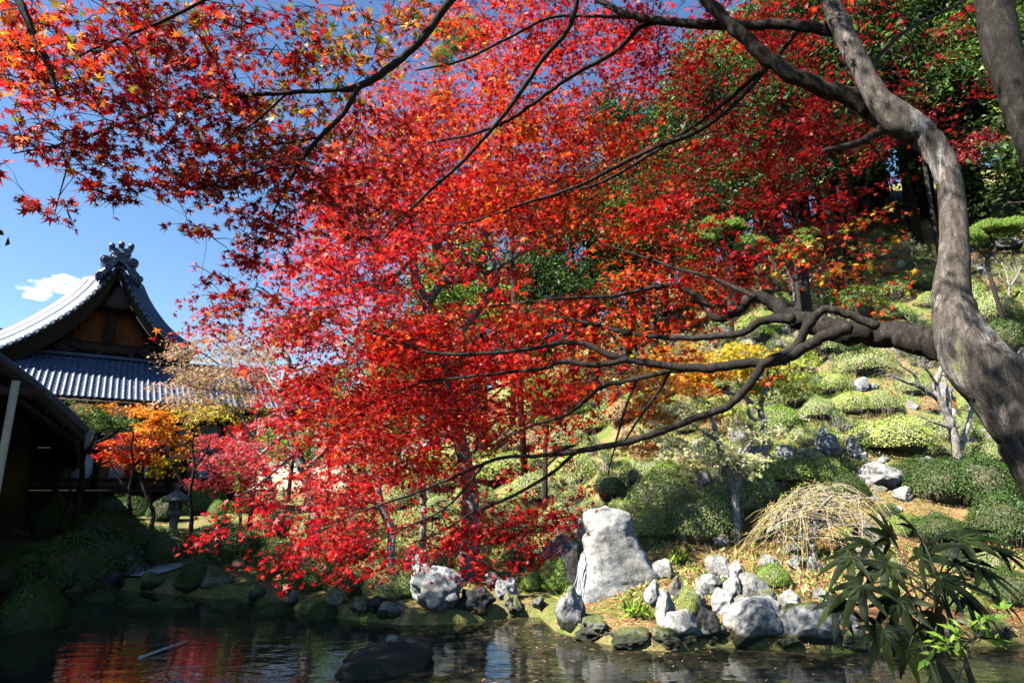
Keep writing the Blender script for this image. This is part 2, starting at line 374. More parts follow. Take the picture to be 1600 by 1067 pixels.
M['wood'] = plain('dark_weathered_wood', (.03, .02, .015), .75, .45, 6)
M['wood2'] = plain('brown_board', (.20, .09, .045), .7, .35, 5)
M['lattice'] = plain('orange_brown_lattice', (.26, .09, .025), .6, .25, 8)
M['plaster'] = plain('pale_plaster', (.62, .60, .60), .85, .08, 2)
M['shoji'] = plain('white_paper_screen', (.75, .76, .80), .85, .04, 2)
M['post'] = plain('pale_wood_post', (.50, .42, .28), .7, .2, 8)
M['tile'] = plain('blue_grey_roof_tile', (.045, .065, .112), .42, .5, 4, .45, .2)
M['tiled'] = plain('dark_roof_tile', (.022, .026, .03), .6, .4, 7, .4)
M['stone'] = plain('lantern_granite', (.10, .105, .095), .85, .3, 9)
M['litter'] = attr_mat('fallen_needles')
M['stems'] = plain('dark_stem', (.03, .035, .02), .7, .3, 20)

# ------------------------------------------------------------------ terrain
def terrain():
    xs = np.concatenate([np.linspace(-130, -22, 28), np.arange(-21.7, 22, .16), np.linspace(22.4, 130, 28)])
    ys = np.concatenate([np.linspace(-60, 2.5, 22), np.arange(2.7, 34, .16), np.linspace(34.4, 190, 50)])
    X, Y = np.meshgrid(xs, ys); Z = H(X, Y)
    s = sdf(X, Y, POND)
    nx, ny = len(xs), len(ys); V = np.stack([X, Y, Z], -1).reshape(-1, 3)
    i = np.arange(ny-1)[:, None]*nx + np.arange(nx-1)[None]
    F = np.stack([i, i+1, i+nx+1, i+nx], -1).reshape(-1, 4)
    w = smooth(1.0, 4.0, X-.3)*(1-smooth(13.2, 16.5, Y))*smooth(-.2, .25, s*np.where(inside(X, Y, POND), -1, 1))
    g = Geo(); g.add(V, F, np.repeat(w.reshape(-1, 1), 3, 1))
    m, n, l, b = new_mat('garden_ground'); p = geo_pos(n)
    a = nz(n, l, .9, 8, .65, p); f = nz(n, l, 9, 6, .7, p); f2 = nz(n, l, 45, 4, .7, p)
    base = ramp(n, l, a.outputs[0], [(.30, (.05, .08, .016)), (.42, (.12, .18, .04)), (.52, (.20, .18, .07)), (.66, (.28, .21, .11)), (.8, (.12, .10, .04))]).outputs[0]
    at = n.new('ShaderNodeAttribute'); at.attribute_name = 'Col'
    base = mixc(n, l, at.outputs['Fac'], base, ramp(n, l, a.outputs[0], [(.3, (.08, .11, .03)), (.40, (.22, .15, .06)), (.50, (.34, .20, .10)), (.58, (.13, .13, .04)), (.68, (.28, .17, .08)), (.8, (.10, .08, .04))]).outputs[0])
    o = mixc(n, l, .7, base, ramp(n, l, f.outputs[0], [(.3, (.35, .35, .3)), (.6, (1.1, 1.05, 1))]).outputs[0], 'MULTIPLY')
    o = mixc(n, l, .6, o, ramp(n, l, f2.outputs[0], [(.35, (.4, .4, .4)), (.6, (1.15, 1.15, 1.15))]).outputs[0], 'MULTIPLY')
    l.new(o, b.inputs['Base Color']); b.inputs['Roughness'].default_value = .95; b.inputs['Specular IOR Level'].default_value = .1
    q = bump(n, l, f.outputs[0], b, .8, .06); bump(n, l, f2.outputs[0], b, .7, .02, q)
    mk('ground', g, m, smooth_=True, kind='structure', label='mossy brown garden ground rising into a steep hillside', cat='ground')
    # water
    g = Geo(); g.add([(-19, 3.2, 0), (19, 3.2, 0), (19, 17.5, 0), (-19, 17.5, 0)], np.array([[0, 1, 2, 3]]))
    m, n, l, b = new_mat('pond_water'); p = geo_pos(n)
    mp = n.new('ShaderNodeMapping'); mp.inputs['Scale'].default_value = (1.0, 2.2, 1); l.new(p, mp.inputs[0])
    w1 = nz(n, l, 1.5, 3, .5, mp.outputs[0], .8); w2 = nz(n, l, 7, 2, .5, mp.outputs[0], .3)
    mu = nz(n, l, .8, 4, .6, p)
    l.new(ramp(n, l, mu.outputs[0], [(.3, (.012, .013, .008)), (.7, (.032, .030, .018))]).outputs[0], b.inputs['Base Color'])
    b.inputs['Roughness'].default_value = .03; b.inputs['IOR'].default_value = 1.33; b.inputs['Specular IOR Level'].default_value = .6
    q = bump(n, l, w1.outputs[0], b, .25, .025); bump(n, l, w2.outputs[0], b, .18, .005, q)
    mk('water', g, m, kind='structure', label='dark rippled pond water reflecting the garden', cat='water')
terrain()

# ------------------------------------------------------------------ foreground maples, traced
def in_poly(px, py, poly): return inside(np.asarray(px, float), np.asarray(py, float), poly)
def fill(g, tw, r, anchors, regions, spec=LOBE5, connect_rad=.004, maxd=9, drift=None):
    """regions: (cx, cy, rx, ry, Y0, Y1, number of sprays, leaves each, spray radius m, leaf size m, palette)"""
    cs = []
    for (cx, cy, rx, ry, Y0, Y1, ns, nl, R, size, pal) in regions:
        if spec is LOBE5: ns = int(ns*.72)+1; nl = nl*1.45; R = R*.84
        for _ in range(ns):
            a = r.uniform(0, 2*pi); q = r.random()**.55
            c = P(cx + rx*q*cos(a), cy + ry*q*sin(a), r.uniform(Y0, Y1)); cs.append(c)
            spray(g, tw, r, c, R*r.uniform(.7, 1.25), int(nl*r.uniform(.7, 1.3)), size, pal, spec, drift=drift)
    if anchors is not None: carry(tw, r, cs, anchors, connect_rad, maxd)

def maple_a():
    root = thing('maple_tree', 'big foreground maple with thick bent trunk at right, long branches sweeping left', 'tree', (3.4, 3.0, float(H(3.4, 3.0))))
    g = Geo(); A = []
    tr = [(1800,1150,80),(1745,920,70),(1690,790,62),(1630,690,55),(1580,620,50),(1530,570,46),(1500,520,36),(1488,470,28),(1490,400,21.5),(1489,330,19),(1478,265,19),(1447,217,22),(1408,190,26),(1372,155,19),(1350,115,17),(1322,60,17),(1298,0,15),(1282,-80,13),(1270,-220,10),(1240,-400,6)]
    A.append(traced(g, tr, 3.0, 3.7, 16, 6, .03, 1))
    low = Geo()
    mk('trunk', g, M['bark'], root, True)
    g = Geo()
    B = [
     ([(1400,190,24),(1372,180,19),(1330,152,16),(1260,128,14.5),(1200,92,13.5),(1162,58,12),(1130,28,12),(1095,-10,11),(1060,-60,9),(1000,-160,6)], 3.65, 4.1),
     ([(1318,50,16),(1285,46,11),(1230,38,10),(1150,40,9),(1080,38,8),(1000,28,7.5),(960,14,6),(920,-10,5),(860,-50,3)], 3.6, 4.6),
     ([(1395,195,16),(1370,208,10),(1345,222,8.5),(1310,232,7.5),(1287,236,5.5)], 3.65, 3.55),
     ([(1110,35,6),(1060,34,6),(1005,40,6),(960,82,5.5),(900,115,5),(850,150,4.5),(790,190,4),(730,212,3),(660,225,1.5)], 4.0, 5.6),
     ([(905,-40,7),(900,10,6.5),(885,50,6),(850,90,5.5),(810,150,5),(770,200,4.5),(720,255,4),(670,300,3),(620,350,2),(590,385,1)], 3.7, 4.6),
     ([(1000,28,5),(930,26,3.5),(860,28,3.5),(790,62,3.2),(720,95,3),(650,110,1.6)], 4.5, 5.0),
     ([(1245,50,6),(1205,100,5),(1150,160,5.5),(1090,205,5.5),(1020,232,5),(960,262,4.5),(900,292,3.5),(820,318,2.8),(740,345,2),(680,352,1)], 3.9, 5.4),
     ([(1220,90,4),(1180,120,5),(1140,155,5),(1080,200,4),(1010,245,4),(940,285,3),(870,305,2),(800,325,1)], 4.0, 5.6),
     ([(1500,540,40),(1455,535,27),(1420,529,24),(1370,521,22),(1320,519,20),(1280,510,18),(1240,496,16),(1208,474,14),(1178,462,12),(1150,488,11),(1118,496,9.5),(1094,468,8),(1060,447,6),(1020,449,5),(960,462,4),(880,466,3),(800,475,2),(740,480,1)], 3.4, 5.4),
     ([(1240,498,11),(1195,500,9),(1160,520,8),(1110,526,7),(1050,528,5.5),(980,520,4.5),(920,505,3),(860,492,1.5)], 3.8, 5.0),
     ([(1330,512,14),(1300,520,13),(1275,532,12),(1245,550,11.5),(1210,565,11),(1160,568,10.5),(1110,575,10),(1060,573,8.5),(1000,565,7.5),(960,557,7),(920,540,6),(880,535,5),(830,545,4.5),(760,552,4),(690,553,4),(650,545,3.2),(600,525,3),(540,508,2.2),(480,500,1.3)], 3.6, 5.2),
     ([(980,562,6),(930,570,6),(880,565,5),(850,575,4),(790,582,3),(720,590,2.5),(650,600,2),(560,640,1)], 4.2, 5.4),
     ([(1372,510,10),(1320,490,8.5),(1288,484,8.5),(1262,510,9),(1240,545,9),(1195,568,9),(1172,600,8.5),(1140,632,8),(1090,652,7.5),(1030,675,7),(980,690,6),(900,705,5.5),(840,712,4),(780,716,3.5),(720,740,3),(650,770,2.4),(560,800,1.5),(500,830,.9)], 3.55, 4.9),
     ([(1100,577,7),(1060,578,6),(1000,590,5),(940,605,4.5),(910,630,4),(880,650,3),(830,665,2.5),(780,690,1.5)], 4.1, 5.2),
     ([(1050,574,3.5),(1030,610,3),(1008,640,3),(975,690,1.5)], 4.2, 4.4),
     ([(995,592,3),(980,630,2.6),(965,680,2),(950,740,1)], 4.3, 4.5),
     ([(1180,464,6),(1120,437,4),(1060,420,3.4),(1000,400,2),(940,380,1)], 3.9, 4.8),
     ([(900,706,4),(860,740,3.4),(800,775,3),(740,800,2.4),(690,830,2),(640,850,1)], 4.6, 5.2),
     ([(760,720,2.5),(700,790,2),(620,830,1.6),(520,880,1)], 4.8, 5.0),
     ([(1345,130,6),(1380,80,5),(1430,40,4),(1500,5,3),(1570,-30,2)], 3.7, 4.4),
    ]
    for i, (p, a, b) in enumerate(B): A.append(traced(g, [(x, y, w*(.92 if i < 2 or w > 15 else .74 if w > 3 else .8)) for x, y, w in p], a, b, 8, 6, .12, 40+i))
    # high crown above the frame, which shades the scene
    for i, (p, a, b) in enumerate([([(1270,-220,8),(1100,-330,6),(850,-420,4),(500,-480,2)], 3.8, 5.5), ([(1282,-150,9),(1400,-300,7),(1600,-420,4)], 3.7, 3.0),
                                   ([(1060,-60,7),(900,-200,5),(650,-300,2.5)], 4.1, 5.2)]): A.append(traced(g, p, a, b, 6, 5, .1, 90+i))
    A = np.concatenate(A); A = A[A[:, 3] < .05]
    lf = Geo(); tw = g; r = rng(11)
    top = [P(1270, -220, 3.8), np.array([2.2, 3.3, 7.2]), np.array([.8, 2.4, 7.7]), np.array([-.6, 1.8, 7.9])]
    q = crom([np.append(p, w) for p, w in zip(top, (.03, .025, .02, .01))], 6); tube(g, q[:, :3], q[:, 3], 6); A = np.concatenate([A, q])
    up = [np.array([1.6, 3.15, 7.6])+r.normal(0, 1, 3)*[1.2, .6, .4] for _ in range(95)] + [np.array([.5, 1.9, 7.3])+r.normal(0, 1, 3)*[1.0, .9, .4] for _ in range(4)] + [np.array([-.6, 3.2, 7.8])+r.normal(0, 1, 3)*[.8, .35, .3] for _ in range(50)]  # unseen leaf clusters added above the view to shade trunk and upper right
    for c in up: spray(lf, None, r, c, .45, 46, .085, 'crimson')
    carry(g, r, up, A, .005, 9)
    fill(lf, tw, r, A, [
      (790,180,210,150, 5.4,7.5, 193,26,.34,0.082,'fire'),
      (700,300,200,110, 5.2,7.5, 177,26,.34,0.082,'scarlet'),
      (930,270,170,110, 5.2,7.5, 161,26,.34,0.080,'fire'),
      (930,130,160,110, 4.8,7.0,  96,24,.30,0.076,'scarlet'),
      (1080,60,150,80, 4.4,6.0,  41,22,.28,0.070,'shade_red'),
      (560,400,130,80, 5.2,7.2,   80,24,.30,0.077,'scarlet'),
      (430,490,110,40, 4.6,5.6,   41,22,.26,0.070,'near'),
      (600,500,150,50, 4.8,6.5,   113,24,.30,0.075,'scarlet'),
      (800,510,190,60, 5.0,7.0,   137,24,.30,0.075,'scarlet'),
      (1000,500,150,60, 4.6,6.2,  54,24,.28,0.070,'fire'),
      (1060,430,120,50, 4.6,6.2,  41,20,.28,0.070,'fire'),
      (1160,420,80,40, 4.2,5.0,   17,18,.22,0.064,'crimson'),
      (620,620,190,70, 5.0,7.0,   145,24,.30,0.075,'scarlet'),
      (820,620,130,60, 5.0,7.0,   96,24,.30,0.075,'scarlet'),
      (940,600,90,50, 4.8,6.2,    21,22,.26,0.070,'fire'),
      (620,720,180,60, 5.0,7.0,   46,24,.28,0.073,'scarlet'),
      (800,700,120,30, 5.0,6.5,   19,22,.26,0.070,'scarlet'),
      (480,800,130,60, 4.8,6.0,   39,24,.28,0.070,'crimson'),
      (520,860,110,40, 4.6,5.6,   13,22,.26,0.070,'crimson'),
      (660,830,120,50, 4.9,6.0,   40,24,.28,0.070,'crimson'),
      (820,820,90,50, 4.9,5.8,    40,24,.26,0.068,'crimson'),
      (890,770,50,40, 4.8,5.4,    10,20,.22,0.064,'crimson'),
      (780,860,60,20, 4.9,5.4,    6,20,.22,0.064,'crimson'),
      (1210,280,160,120, 4.0,5.4, 80,24,.30,0.066,'shade_red'),
      (1330,140,120,120, 4.0,5.2, 28,20,.28,0.066,'shade_red'),
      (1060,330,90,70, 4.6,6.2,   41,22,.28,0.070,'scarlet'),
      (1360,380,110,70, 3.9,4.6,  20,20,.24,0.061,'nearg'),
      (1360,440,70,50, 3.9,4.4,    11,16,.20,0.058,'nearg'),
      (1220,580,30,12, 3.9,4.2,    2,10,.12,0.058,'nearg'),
      (1180,120,120,110, 4.2,5.6, 39,24,.30,0.068,'shade_red'),
      (1280,250,130,120, 4.2,5.6, 39,24,.30,0.066,'shade_red'),
      (1420,90,150,120, 4.2,5.6, 25,22,.28,0.066,'shade_red'),
      (1180,30,200,60, 4.4,6.0, 34,24,.30,0.070,'shade_red'),
      (960,50,110,50, 5.0,6.5, 36,24,.30,.072,'scarlet'),
      (760,10,130,40, 5.0,6.8, 40,24,.30,.072,'fire'),
      (860,20,160,60, 5.0,7.0, 60,24,.30,.075,'scarlet'),
      (900,-150,600,110, 4.0,7.0, 145,26,.45,0.088,'scarlet'),
      (1350,-120,250,100, 3.2,5.0, 43,26,.40,0.082,'scarlet'),
    ], LOBE5, .0035, 9, np.array([-1.0, 0, -.62]))
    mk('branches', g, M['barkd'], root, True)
    mk('foliage', lf, M['maple'], root)

def maple_b():
    root = thing('maple_tree', 'near maple branches with red and green star leaves against the sky, upper left', 'tree', (2.0, -3.0, float(H(2.0, -3.0))))
    g = Geo(); A = []
    base = np.array([2.0, -3.0, float(H(2.0, -3.0))-.1])
    q = crom([np.append(base, .2), np.append(base+[-.1, .2, 1.6], .17), np.append(base+[.0, .5, 3.0], .14), (1.3, -1.2, 4.6, .09), (.8, 1.0, 5.0, .05), np.append(P(790, -80, 2.9), .03)], 8)
    tube(g, q[:, :3], q[:, 3], 12); A.append(q)
    mk('trunk', g, M['bark'], root, True); g = Geo()
    B = [([(790,-80,9),(705,0,7.5),(660,60,7),(610,105,6.5),(560,136,6),(520,141,4),(450,145,3.8),(370,150,3.6),(300,156,3.2),(230,180,3),(160,205,2.5),(100,225,2),(20,240,1)], 2.9, 3.1),
     ([(562,134,5),(535,180,4.2),(500,215,4),(472,250,3.5),(450,290,2.5),(425,335,1.2)], 2.95, 3.3),
     ([(472,248,3),(400,270,2.5),(320,290,2),(270,305,1)], 3.0, 3.2),
     ([(600,-120,5),(430,-60,4),(320,0,3.2),(250,35,3),(200,55,2.6),(140,80,2),(90,112,1.2)], 2.7, 2.8),
     ([(165,203,2),(120,228,1.6),(100,280,1.2),(85,335,.8)], 3.0, 2.9),
     ([(-60,-60,8),(20,-10,7),(50,50,6.5),(75,100,5),(90,150,2)], 2.4, 2.5),
     ([(450,145,2),(400,190,1.6),(340,230,1)], 3.0, 3.1),
     ([(500,215,2),(430,225,1.6),(350,235,1)], 3.1, 3.3)]
    for i, (p, a, b) in enumerate(B): A.append(traced(g, p, a, b, 7, 6, .08, 140+i))
    for i, (p, a, b) in enumerate([([(790,-80,8),(500,-250,5),(100,-350,3)], 2.9, 3.2), ([(600,-120,5),(300,-160,3),(0,-120,1.5)], 2.7, 2.8)]): A.append(traced(g, p, a, b, 6, 5, .1, 190+i))
    A = np.concatenate(A); A = A[A[:, 3] < .06]; lf = Geo(); r = rng(21)
    top = [np.array([.8, 1.0, 5.0]), np.array([-.6, .9, 5.7]), np.array([-2.2, 1.2, 6.2]), np.array([-3.8, 1.4, 6.4])]
    q = crom([np.append(p, w) for p, w in zip(top, (.03, .025, .02, .01))], 6); tube(g, q[:, :3], q[:, 3], 6); A = np.concatenate([A, q])
    up = [np.array([-.2, .5, 5.6])+r.normal(0, 1, 3)*[.6, .5, .25] for _ in range(20)] + [np.array([-1.3, 1.35, 6.0])+r.normal(0, 1, 3)*[.8, .35, .2] for _ in range(60)] + [np.array([.05, 1.7, 6.1])+r.normal(0, 1, 3)*[.38, .18, .2] for _ in range(34)] + [np.array([1.2, 1.85, 7.0])+r.normal(0, 1, 3)*[.45, .25, .25] for _ in range(34)] + [np.array([.75, 2.8, 7.4])+r.normal(0, 1, 3)*[.4, .22, .25] for _ in range(30)] + [np.array([-3.4, 1.5, 6.4])+r.normal(0, 1, 3)*[1.2, .8, .3] for _ in range(40)]  # unseen clusters added overhead, each placed to shade trunks
    for c in up: spray(lf, None, r, c, .35, 34, .075, 'near', LOBE7)
    carry(g, r, up, A, .004, 9)
    fill(lf, g, r, A, [
      (60,90,90,100, 2.5,3.0,   33,16,.20,0.075,'bright'),
      (70,50,110,70, 2.4,3.2,   18,14,.20,0.075,'bright'),
      (170,100,110,90, 2.6,3.5, 45,17,.20,0.075,'near'),
      (280,70,130,80, 2.7,3.6,  40,16,.20,0.075,'near'),
      (250,40,100,40, 2.8,3.6,  15,14,.20,0.073,'nearg'),
      (400,70,110,80, 2.8,3.8,  35,15,.20,0.073,'near'),
      (520,70,80,70, 2.9,4.0,   30,16,.20,0.073,'nearg'),
      (600,40,80,60, 3.0,4.2,   23,16,.20,0.073,'nearg'),
      (300,180,130,50, 2.8,3.5, 43,17,.19,0.073,'near'),
      (440,200,90,60, 3.0,3.8,  28,15,.19,0.073,'nearg'),
      (350,270,110,50, 2.9,3.6, 43,17,.19,0.073,'near'),
      (470,270,80,60, 3.0,4.0,  33,17,.20,0.073,'near'),
      (420,350,60,40, 3.1,4.0,  18,15,.18,0.073,'near'),
      (320,350,40,35, 3.0,3.5,  6,12,.14,0.073,'fire'),
      (255,290,30,14, 2.8,3.0,  3,10,.09,0.073,'bright'),
      (60,225,80,25, 2.7,3.1,   15,14,.14,0.073,'near'),
      (160,240,60,22, 2.7,3.1,   10,13,.14,0.073,'near'),
      (190,290,50,16, 2.8,3.0,   5,10,.10,0.073,'near'),
      (85,325,30,18, 2.85,3.0,   3,8,.08,0.070,'near'),
      (80,322,34,22, 2.85,3.0, 5,11,.09,.070,'near'),
      (120,262,50,22, 2.8,3.0, 5,12,.11,.072,'near'),
      (185,298,60,18, 2.8,3.0, 5,12,.11,.072,'near'),
      (15,270,20,20, 2.7,2.9,    2,9,.08,0.073,'near'),
      (350,420,60,26, 3.2,4.2,   11,13,.16,0.070,'crimson'),
      (400,460,60,20, 3.4,4.6,   11,14,.18,0.070,'near'),
      (450,380,50,50, 3.4,4.6,  15,15,.20,0.073,'scarlet'),
      (560,220,90,60, 3.4,4.8,  33,16,.22,0.073,'near'),
      (560,320,100,60, 3.6,4.8, 33,16,.22,0.073,'near'),
      (250,-120,380,90, 2.6,4.2, 63,20,.26,0.078,'near'),
    ], LOBE7, .0025, 3)
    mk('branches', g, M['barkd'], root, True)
    mk('foliage', lf, M['maple'], root)

def trunk_c():
    root = thing('tree', 'dark mottled tree trunk leaning in at the upper right corner, mostly outside the picture', 'tree', (3.0, 2.2, float(H(3.0, 2.2))))
    g = Geo(); tr = [(1530,-160,26),(1550,-20,27),(1562,60,28),(1582,130,25),(1612,220,23),(1680,400,24),(1800,700,26),(1990,1100,30)]
    traced(g, tr, 2.9, 2.5, 14, 6, .03, 5); traced(g, [(1550,-20,14),(1590,-120,10),(1680,-260,6)], 2.85, 2.4, 8, 5, .05, 6)
    traced(g, [(1545,-60,12),(1460,-180,8),(1380,-300,4)], 2.85, 3.3, 8, 5, .05, 7)
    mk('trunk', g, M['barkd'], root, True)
    g = Geo(); r = rng(5); fill(g, Geo(), r, None, [(1500,-260,260,90, 2.6,3.8, 30,26,.32,.06,'dark')]); mk('foliage', g, M['green'], root)
maple_a(); maple_b(); trunk_c()

# ------------------------------------------------------------------ temple hall and pavilion
UX = np.array([.829, .559, 0.0]); NX = np.array([.559, -.829, 0.0]); UP = np.array([0, 0, 1.0])
O3 = P(190, 700, 30.0); O3[2] = 0
def TP(a, b, z): return O3 + np.multiply.outer(np.asarray(a, float), UX) + np.multiply.outer(np.asarray(b, float), NX) + np.multiply.outer(np.asarray(z, float), UP)
def hit(px, py, b, O=None):
    O = O3 if O is None else O
    d = ray(px, py); t = (b - np.dot(CAM-O, NX))/np.dot(d, NX); q = CAM + d*t
    return np.dot(q-O, UX), q[2]
AX = np.array([UX, NX, UP])
def tbox(g, a0, a1, b0, b1, z0, z1): box(g, TP((a0+a1)/2, (b0+b1)/2, (z0+z1)/2), (a1-a0, b1-b0, z1-z0), AX)
def tiled(g, fn, na, nb, rib=.055, step=.035, per=7, tps=4):
    """roof surface from fn(i, j) with i along the eave in tile columns and j down the slope in tile rows: round ribs and stepped rows"""
    ia = np.linspace(0, na, na*per+1); jb = []
    for k in range(nb): jb += [k+.02, k+.35, k+.7, k+.98]
    jb = np.array(jb); I, J = np.meshgrid(ia, jb); Pn, Nn = fn(I, J)
    f = I % 1.0; rb = np.where(f < .45, np.sin(np.clip(f/.45, 0, 1)*pi), -.25*np.sin((f-.45)/.55*pi))
    h = rb*rib + (J % 1.0)*step
    V = Pn + Nn*h[..., None]; w = len(ia); m = len(jb)
    i = np.arange(m-1)[:, None]*w + np.arange(w-1)[None]
    g.add(V.reshape(-1, 3), np.stack([i, i+1, i+w+1, i+w], -1).reshape(-1, 4))
def temple():
    root = thing('temple_hall', 'old temple hall with blue grey tiled gabled roof and ornate ridge end', 'temple', TP(0, -4, 1.0))
    # verge curves measured on the gable plane
    L = [hit(px, py, 0.6) for px, py in [(188,412),(172,432),(150,457),(120,482),(80,507),(40,528),(0,545),(-60,566),(-130,585)]]
    R = [hit(px, py, 0.6) for px, py in [(188,412),(197,436),(208,462),(223,487),(243,513),(264,533),(286,548),(303,556)]]
    Lb = [hit(px, py, 0.2) for px, py in [(186,428),(172,452),(152,480),(122,508),(84,534),(42,556),(0,574),(-60,596),(-130,616)]]
    Rb = [hit(px, py, 0.2) for px, py in [(189,428),(196,452),(207,480),(222,506),(240,530),(258,548),(272,566),(280,580)]]
    def cv(pts, k=8): return crom([(a, z, 0) for a, z in pts], k)[:, :2]
    g = Geo(); caps = Geo(); brd = Geo()
    for side, top, bot in ((-1, L, Lb), (1, R, Rb)):
        c = cv(top); n = len(c)
        # rolled verge strip: rises and turns back from the gable edge, carrying four rows of round tiles
        t = np.gradient(c, axis=0); t /= np.linalg.norm(t, axis=1)[:, None]
        nr = np.stack([-t[:, 1], t[:, 0]], 1); nr *= np.sign(nr[:, 1:2]+1e-9)
        ss = np.linspace(0, 1, 61); bb = .65 - 1.9*ss; rise = (.95 if side < 0 else .75)*np.sin(ss*pi/2)
        rib = .13*np.maximum(0, np.sin(ss*2*pi*4))**.8
        V = []
        grow = np.clip(np.linspace(0, 1, n)*6, .25, 1)
        for k in range(61): V.append(TP(c[:, 0]+nr[:, 0]*(rise[k]+rib[k])*grow, np.full(n, bb[k]), c[:, 1]+nr[:, 1]*(rise[k]+rib[k])*grow))
        # then the plain slope running back behind
        kk = rise[-1]; V.append(TP(c[:, 0]+nr[:, 0]*kk*grow, np.full(n, -14.0), c[:, 1]+nr[:, 1]*kk*grow))
        V = np.array(V); m = len(V); i = np.arange(m-1)[:, None]*n + np.arange(n-1)[None]
        g.add(V.reshape(-1, 3), np.stack([i, i+1, i+n+1, i+n], -1).reshape(-1, 4))
        # round end tiles along the verge
        d = np.concatenate([[0], np.cumsum(np.linalg.norm(np.diff(c, axis=0), axis=1))])
        for s in np.arange(.25, d[-1], .36):
            a = np.interp(s, d, c[:, 0]); z = np.interp(s, d, c[:, 1])
            tube(caps, [TP(a, .25, z+.05), TP(a, .72, z+.02), TP(a, .76, z+.02)], [.11, .11, .02], 10)
            tube(caps, [TP(a, -.9, z+rise[45]+.06), TP(a, -1.05, z+rise[50]+.16)], [.07, .03], 6)
        # hill of tiles along the top of the strip
        tube(caps, TP(c[:, 0]+nr[:, 0]*kk*grow, np.full(n, -1.2), c[:, 1]+nr[:, 1]*kk*grow+.04), .15, 8)
        # underside and bargeboard
        cb = cv(bot); V = np.concatenate([TP(c[:, 0], .6, c[:, 1]-.03), TP(c[:, 0], .3, c[:, 1]-.12), TP(cb[:, 0]*1, .3, cb[:, 1]), TP(cb[:, 0], .1, cb[:, 1]), TP(c[:, 0], .1, c[:, 1]-.12), TP(c[:, 0], -1.2, c[:, 1]-.05)])
        i = np.arange(5)[:, None]*n + np.arange(n-1)[None]
        brd.add(V, np.stack([i, i+1, i+n+1, i+n], -1).reshape(-1, 4))
        tube(brd, TP(c[:, 0], .52, c[:, 1]-.10), .05, 6)
    rf = mk('roof', g, M['tile'], root, True); mk('end_tiles', caps, M['tile'], rf, True)
    mk('bargeboard', brd, M['wood'], root)
    # main ridge running back
    a0, z0 = L[0]; g = Geo()
    tube(g, [TP(a0, -.9, z0+.75), TP(a0, -15, z0+.95)], .32, 10)
    tube(g, [TP(a0, -.9, z0+1.1), TP(a0, -15, z0+1.3)], .16, 8); mk('ridge', g, M['tile'], rf, True)
    # ridge end ornament
    g = Geo()
    def orn(px, py, b=.9): a, z = hit(px, py, b); return a, z
    out = [(152,437),(148,430),(151,424),(158,424),(160,418),(157,412),(158,403),(163,398),(170,398),(173,402),(176,396),(174,388),(178,386),(186,389),(195,389),(205,387),(207,391),(203,402),(206,405),(211,403),(216,406),(217,412),(213,418),(212,425),(218,428),(221,436),(222,445),(216,446),(208,436),(200,420),(190,410),(180,413),(168,426)]
    pts = [orn(*p) for p in out]; k = len(pts); ca = np.mean([p[0] for p in pts]); cz = np.mean([p[1] for p in pts])+.25
    rings = []
    for b, s in ((.45, 1.0), (.80, 1.0), (.90, .93), (.92, .55)): rings.append(TP(np.array([ca+(p[0]-ca)*s for p in pts]), np.full(k, b), np.array([cz+(p[1]-cz)*s for p in pts])))
    V = np.concatenate(rings+[TP([ca], [.93], [cz])]); F = []
    for q in range(3):
        for i in range(k): F.append([q*k+i, q*k+(i+1) % k, (q+1)*k+(i+1) % k, (q+1)*k+i])
    g.add(V, [np.array(F), np.array([[3*k+i, 3*k+(i+1) % k, 4*k] for i in range(k)])])
    def swirl(px, py, r, turns=1.6, sgn=1, b=.95):
        a, z = hit(px, py, b); th = np.linspace(0, turns*2*pi, 26); rr = np.linspace(r, r*.15, 26)
        tube(g, TP(a+rr*np.cos(th)*sgn, np.full(26, b), z+rr*np.sin(th)), r*.24, 6)
    for px, py, r, sg in [(163,405,.20,1),(210,411,.20,-1),(156,430,.20,1),(217,437,.20,-1),(176,398,.10,1),(202,400,.10,-1),(169,417,.16,1),(208,424,.14,-1),(189,400,.20,1),(182,408,.10,1),(198,409,.10,-1)]: swirl(px, py, r, 1.6, sg)
    for px, py in [(175,386),(190,384),(205,387)]:
        a, z = hit(px, py, .7); tube(g, [TP(a, .2, z), TP(a, 1.0, z), TP(a, 1.02, z)], [.13, .13, .02], 12)
    p0 = TP(*[np.array([v]) for v in (hit(176,389,.8)[0], .8, hit(176,389,.8)[1])])[0]; p1a, p1z = hit(205, 391, .8)
    tube(g, [p0, (p0+TP(p1a, .8, p1z))/2-[0, 0, .06], TP(p1a, .8, p1z)], .10, 8); tube(g, [p0-[0, 0, .18], TP(p1a, .8, p1z-.18)], .08, 8)
    mk('ridge_ornament', g, M['tile'], rf, True)
    # gable wall, beams, lattice, pendants
    g = Geo(); zt = z0-.5; la, lz = hit(112, 527, -.6); ra, rz = hit(228, 532, -.6)
    beamz = min(lz, rz)
    sa, sz = hit(20, 575, -.9); ta, tz_ = hit(272, 575, -.9)
    cL, cR = cv(L, 4), cv(R, 4)
    for c in (cL, cR):
        n = len(c); g.add(np.concatenate([TP(c[:, 0], -1.3, c[:, 1]-.12), TP(c[:, 0], -1.3, np.minimum(beamz-2.6, c[:, 1]-.3))]), np.array([[i, i+1, n+i+1, n+i] for i in range(n-1)]))
    tbox(g, sa-1, ta, -1.2, -.95, beamz-.55, beamz-.05); tbox(g, sa-3, ta, -1.15, -.8, beamz-1.5, beamz-1.05)
    tbox(g, sa-3, ta+.4, -1.1, -.6, beamz-2.35, beamz-1.95); tbox(g, a0-.17, a0+.17, -1.2, -.75, beamz-.1, zt-.2)
    for aa in np.linspace(sa+.5, ta-.6, 5): tbox(g, aa-.12, aa+.12, -1.2, -.85, beamz-1.3, beamz-.4)
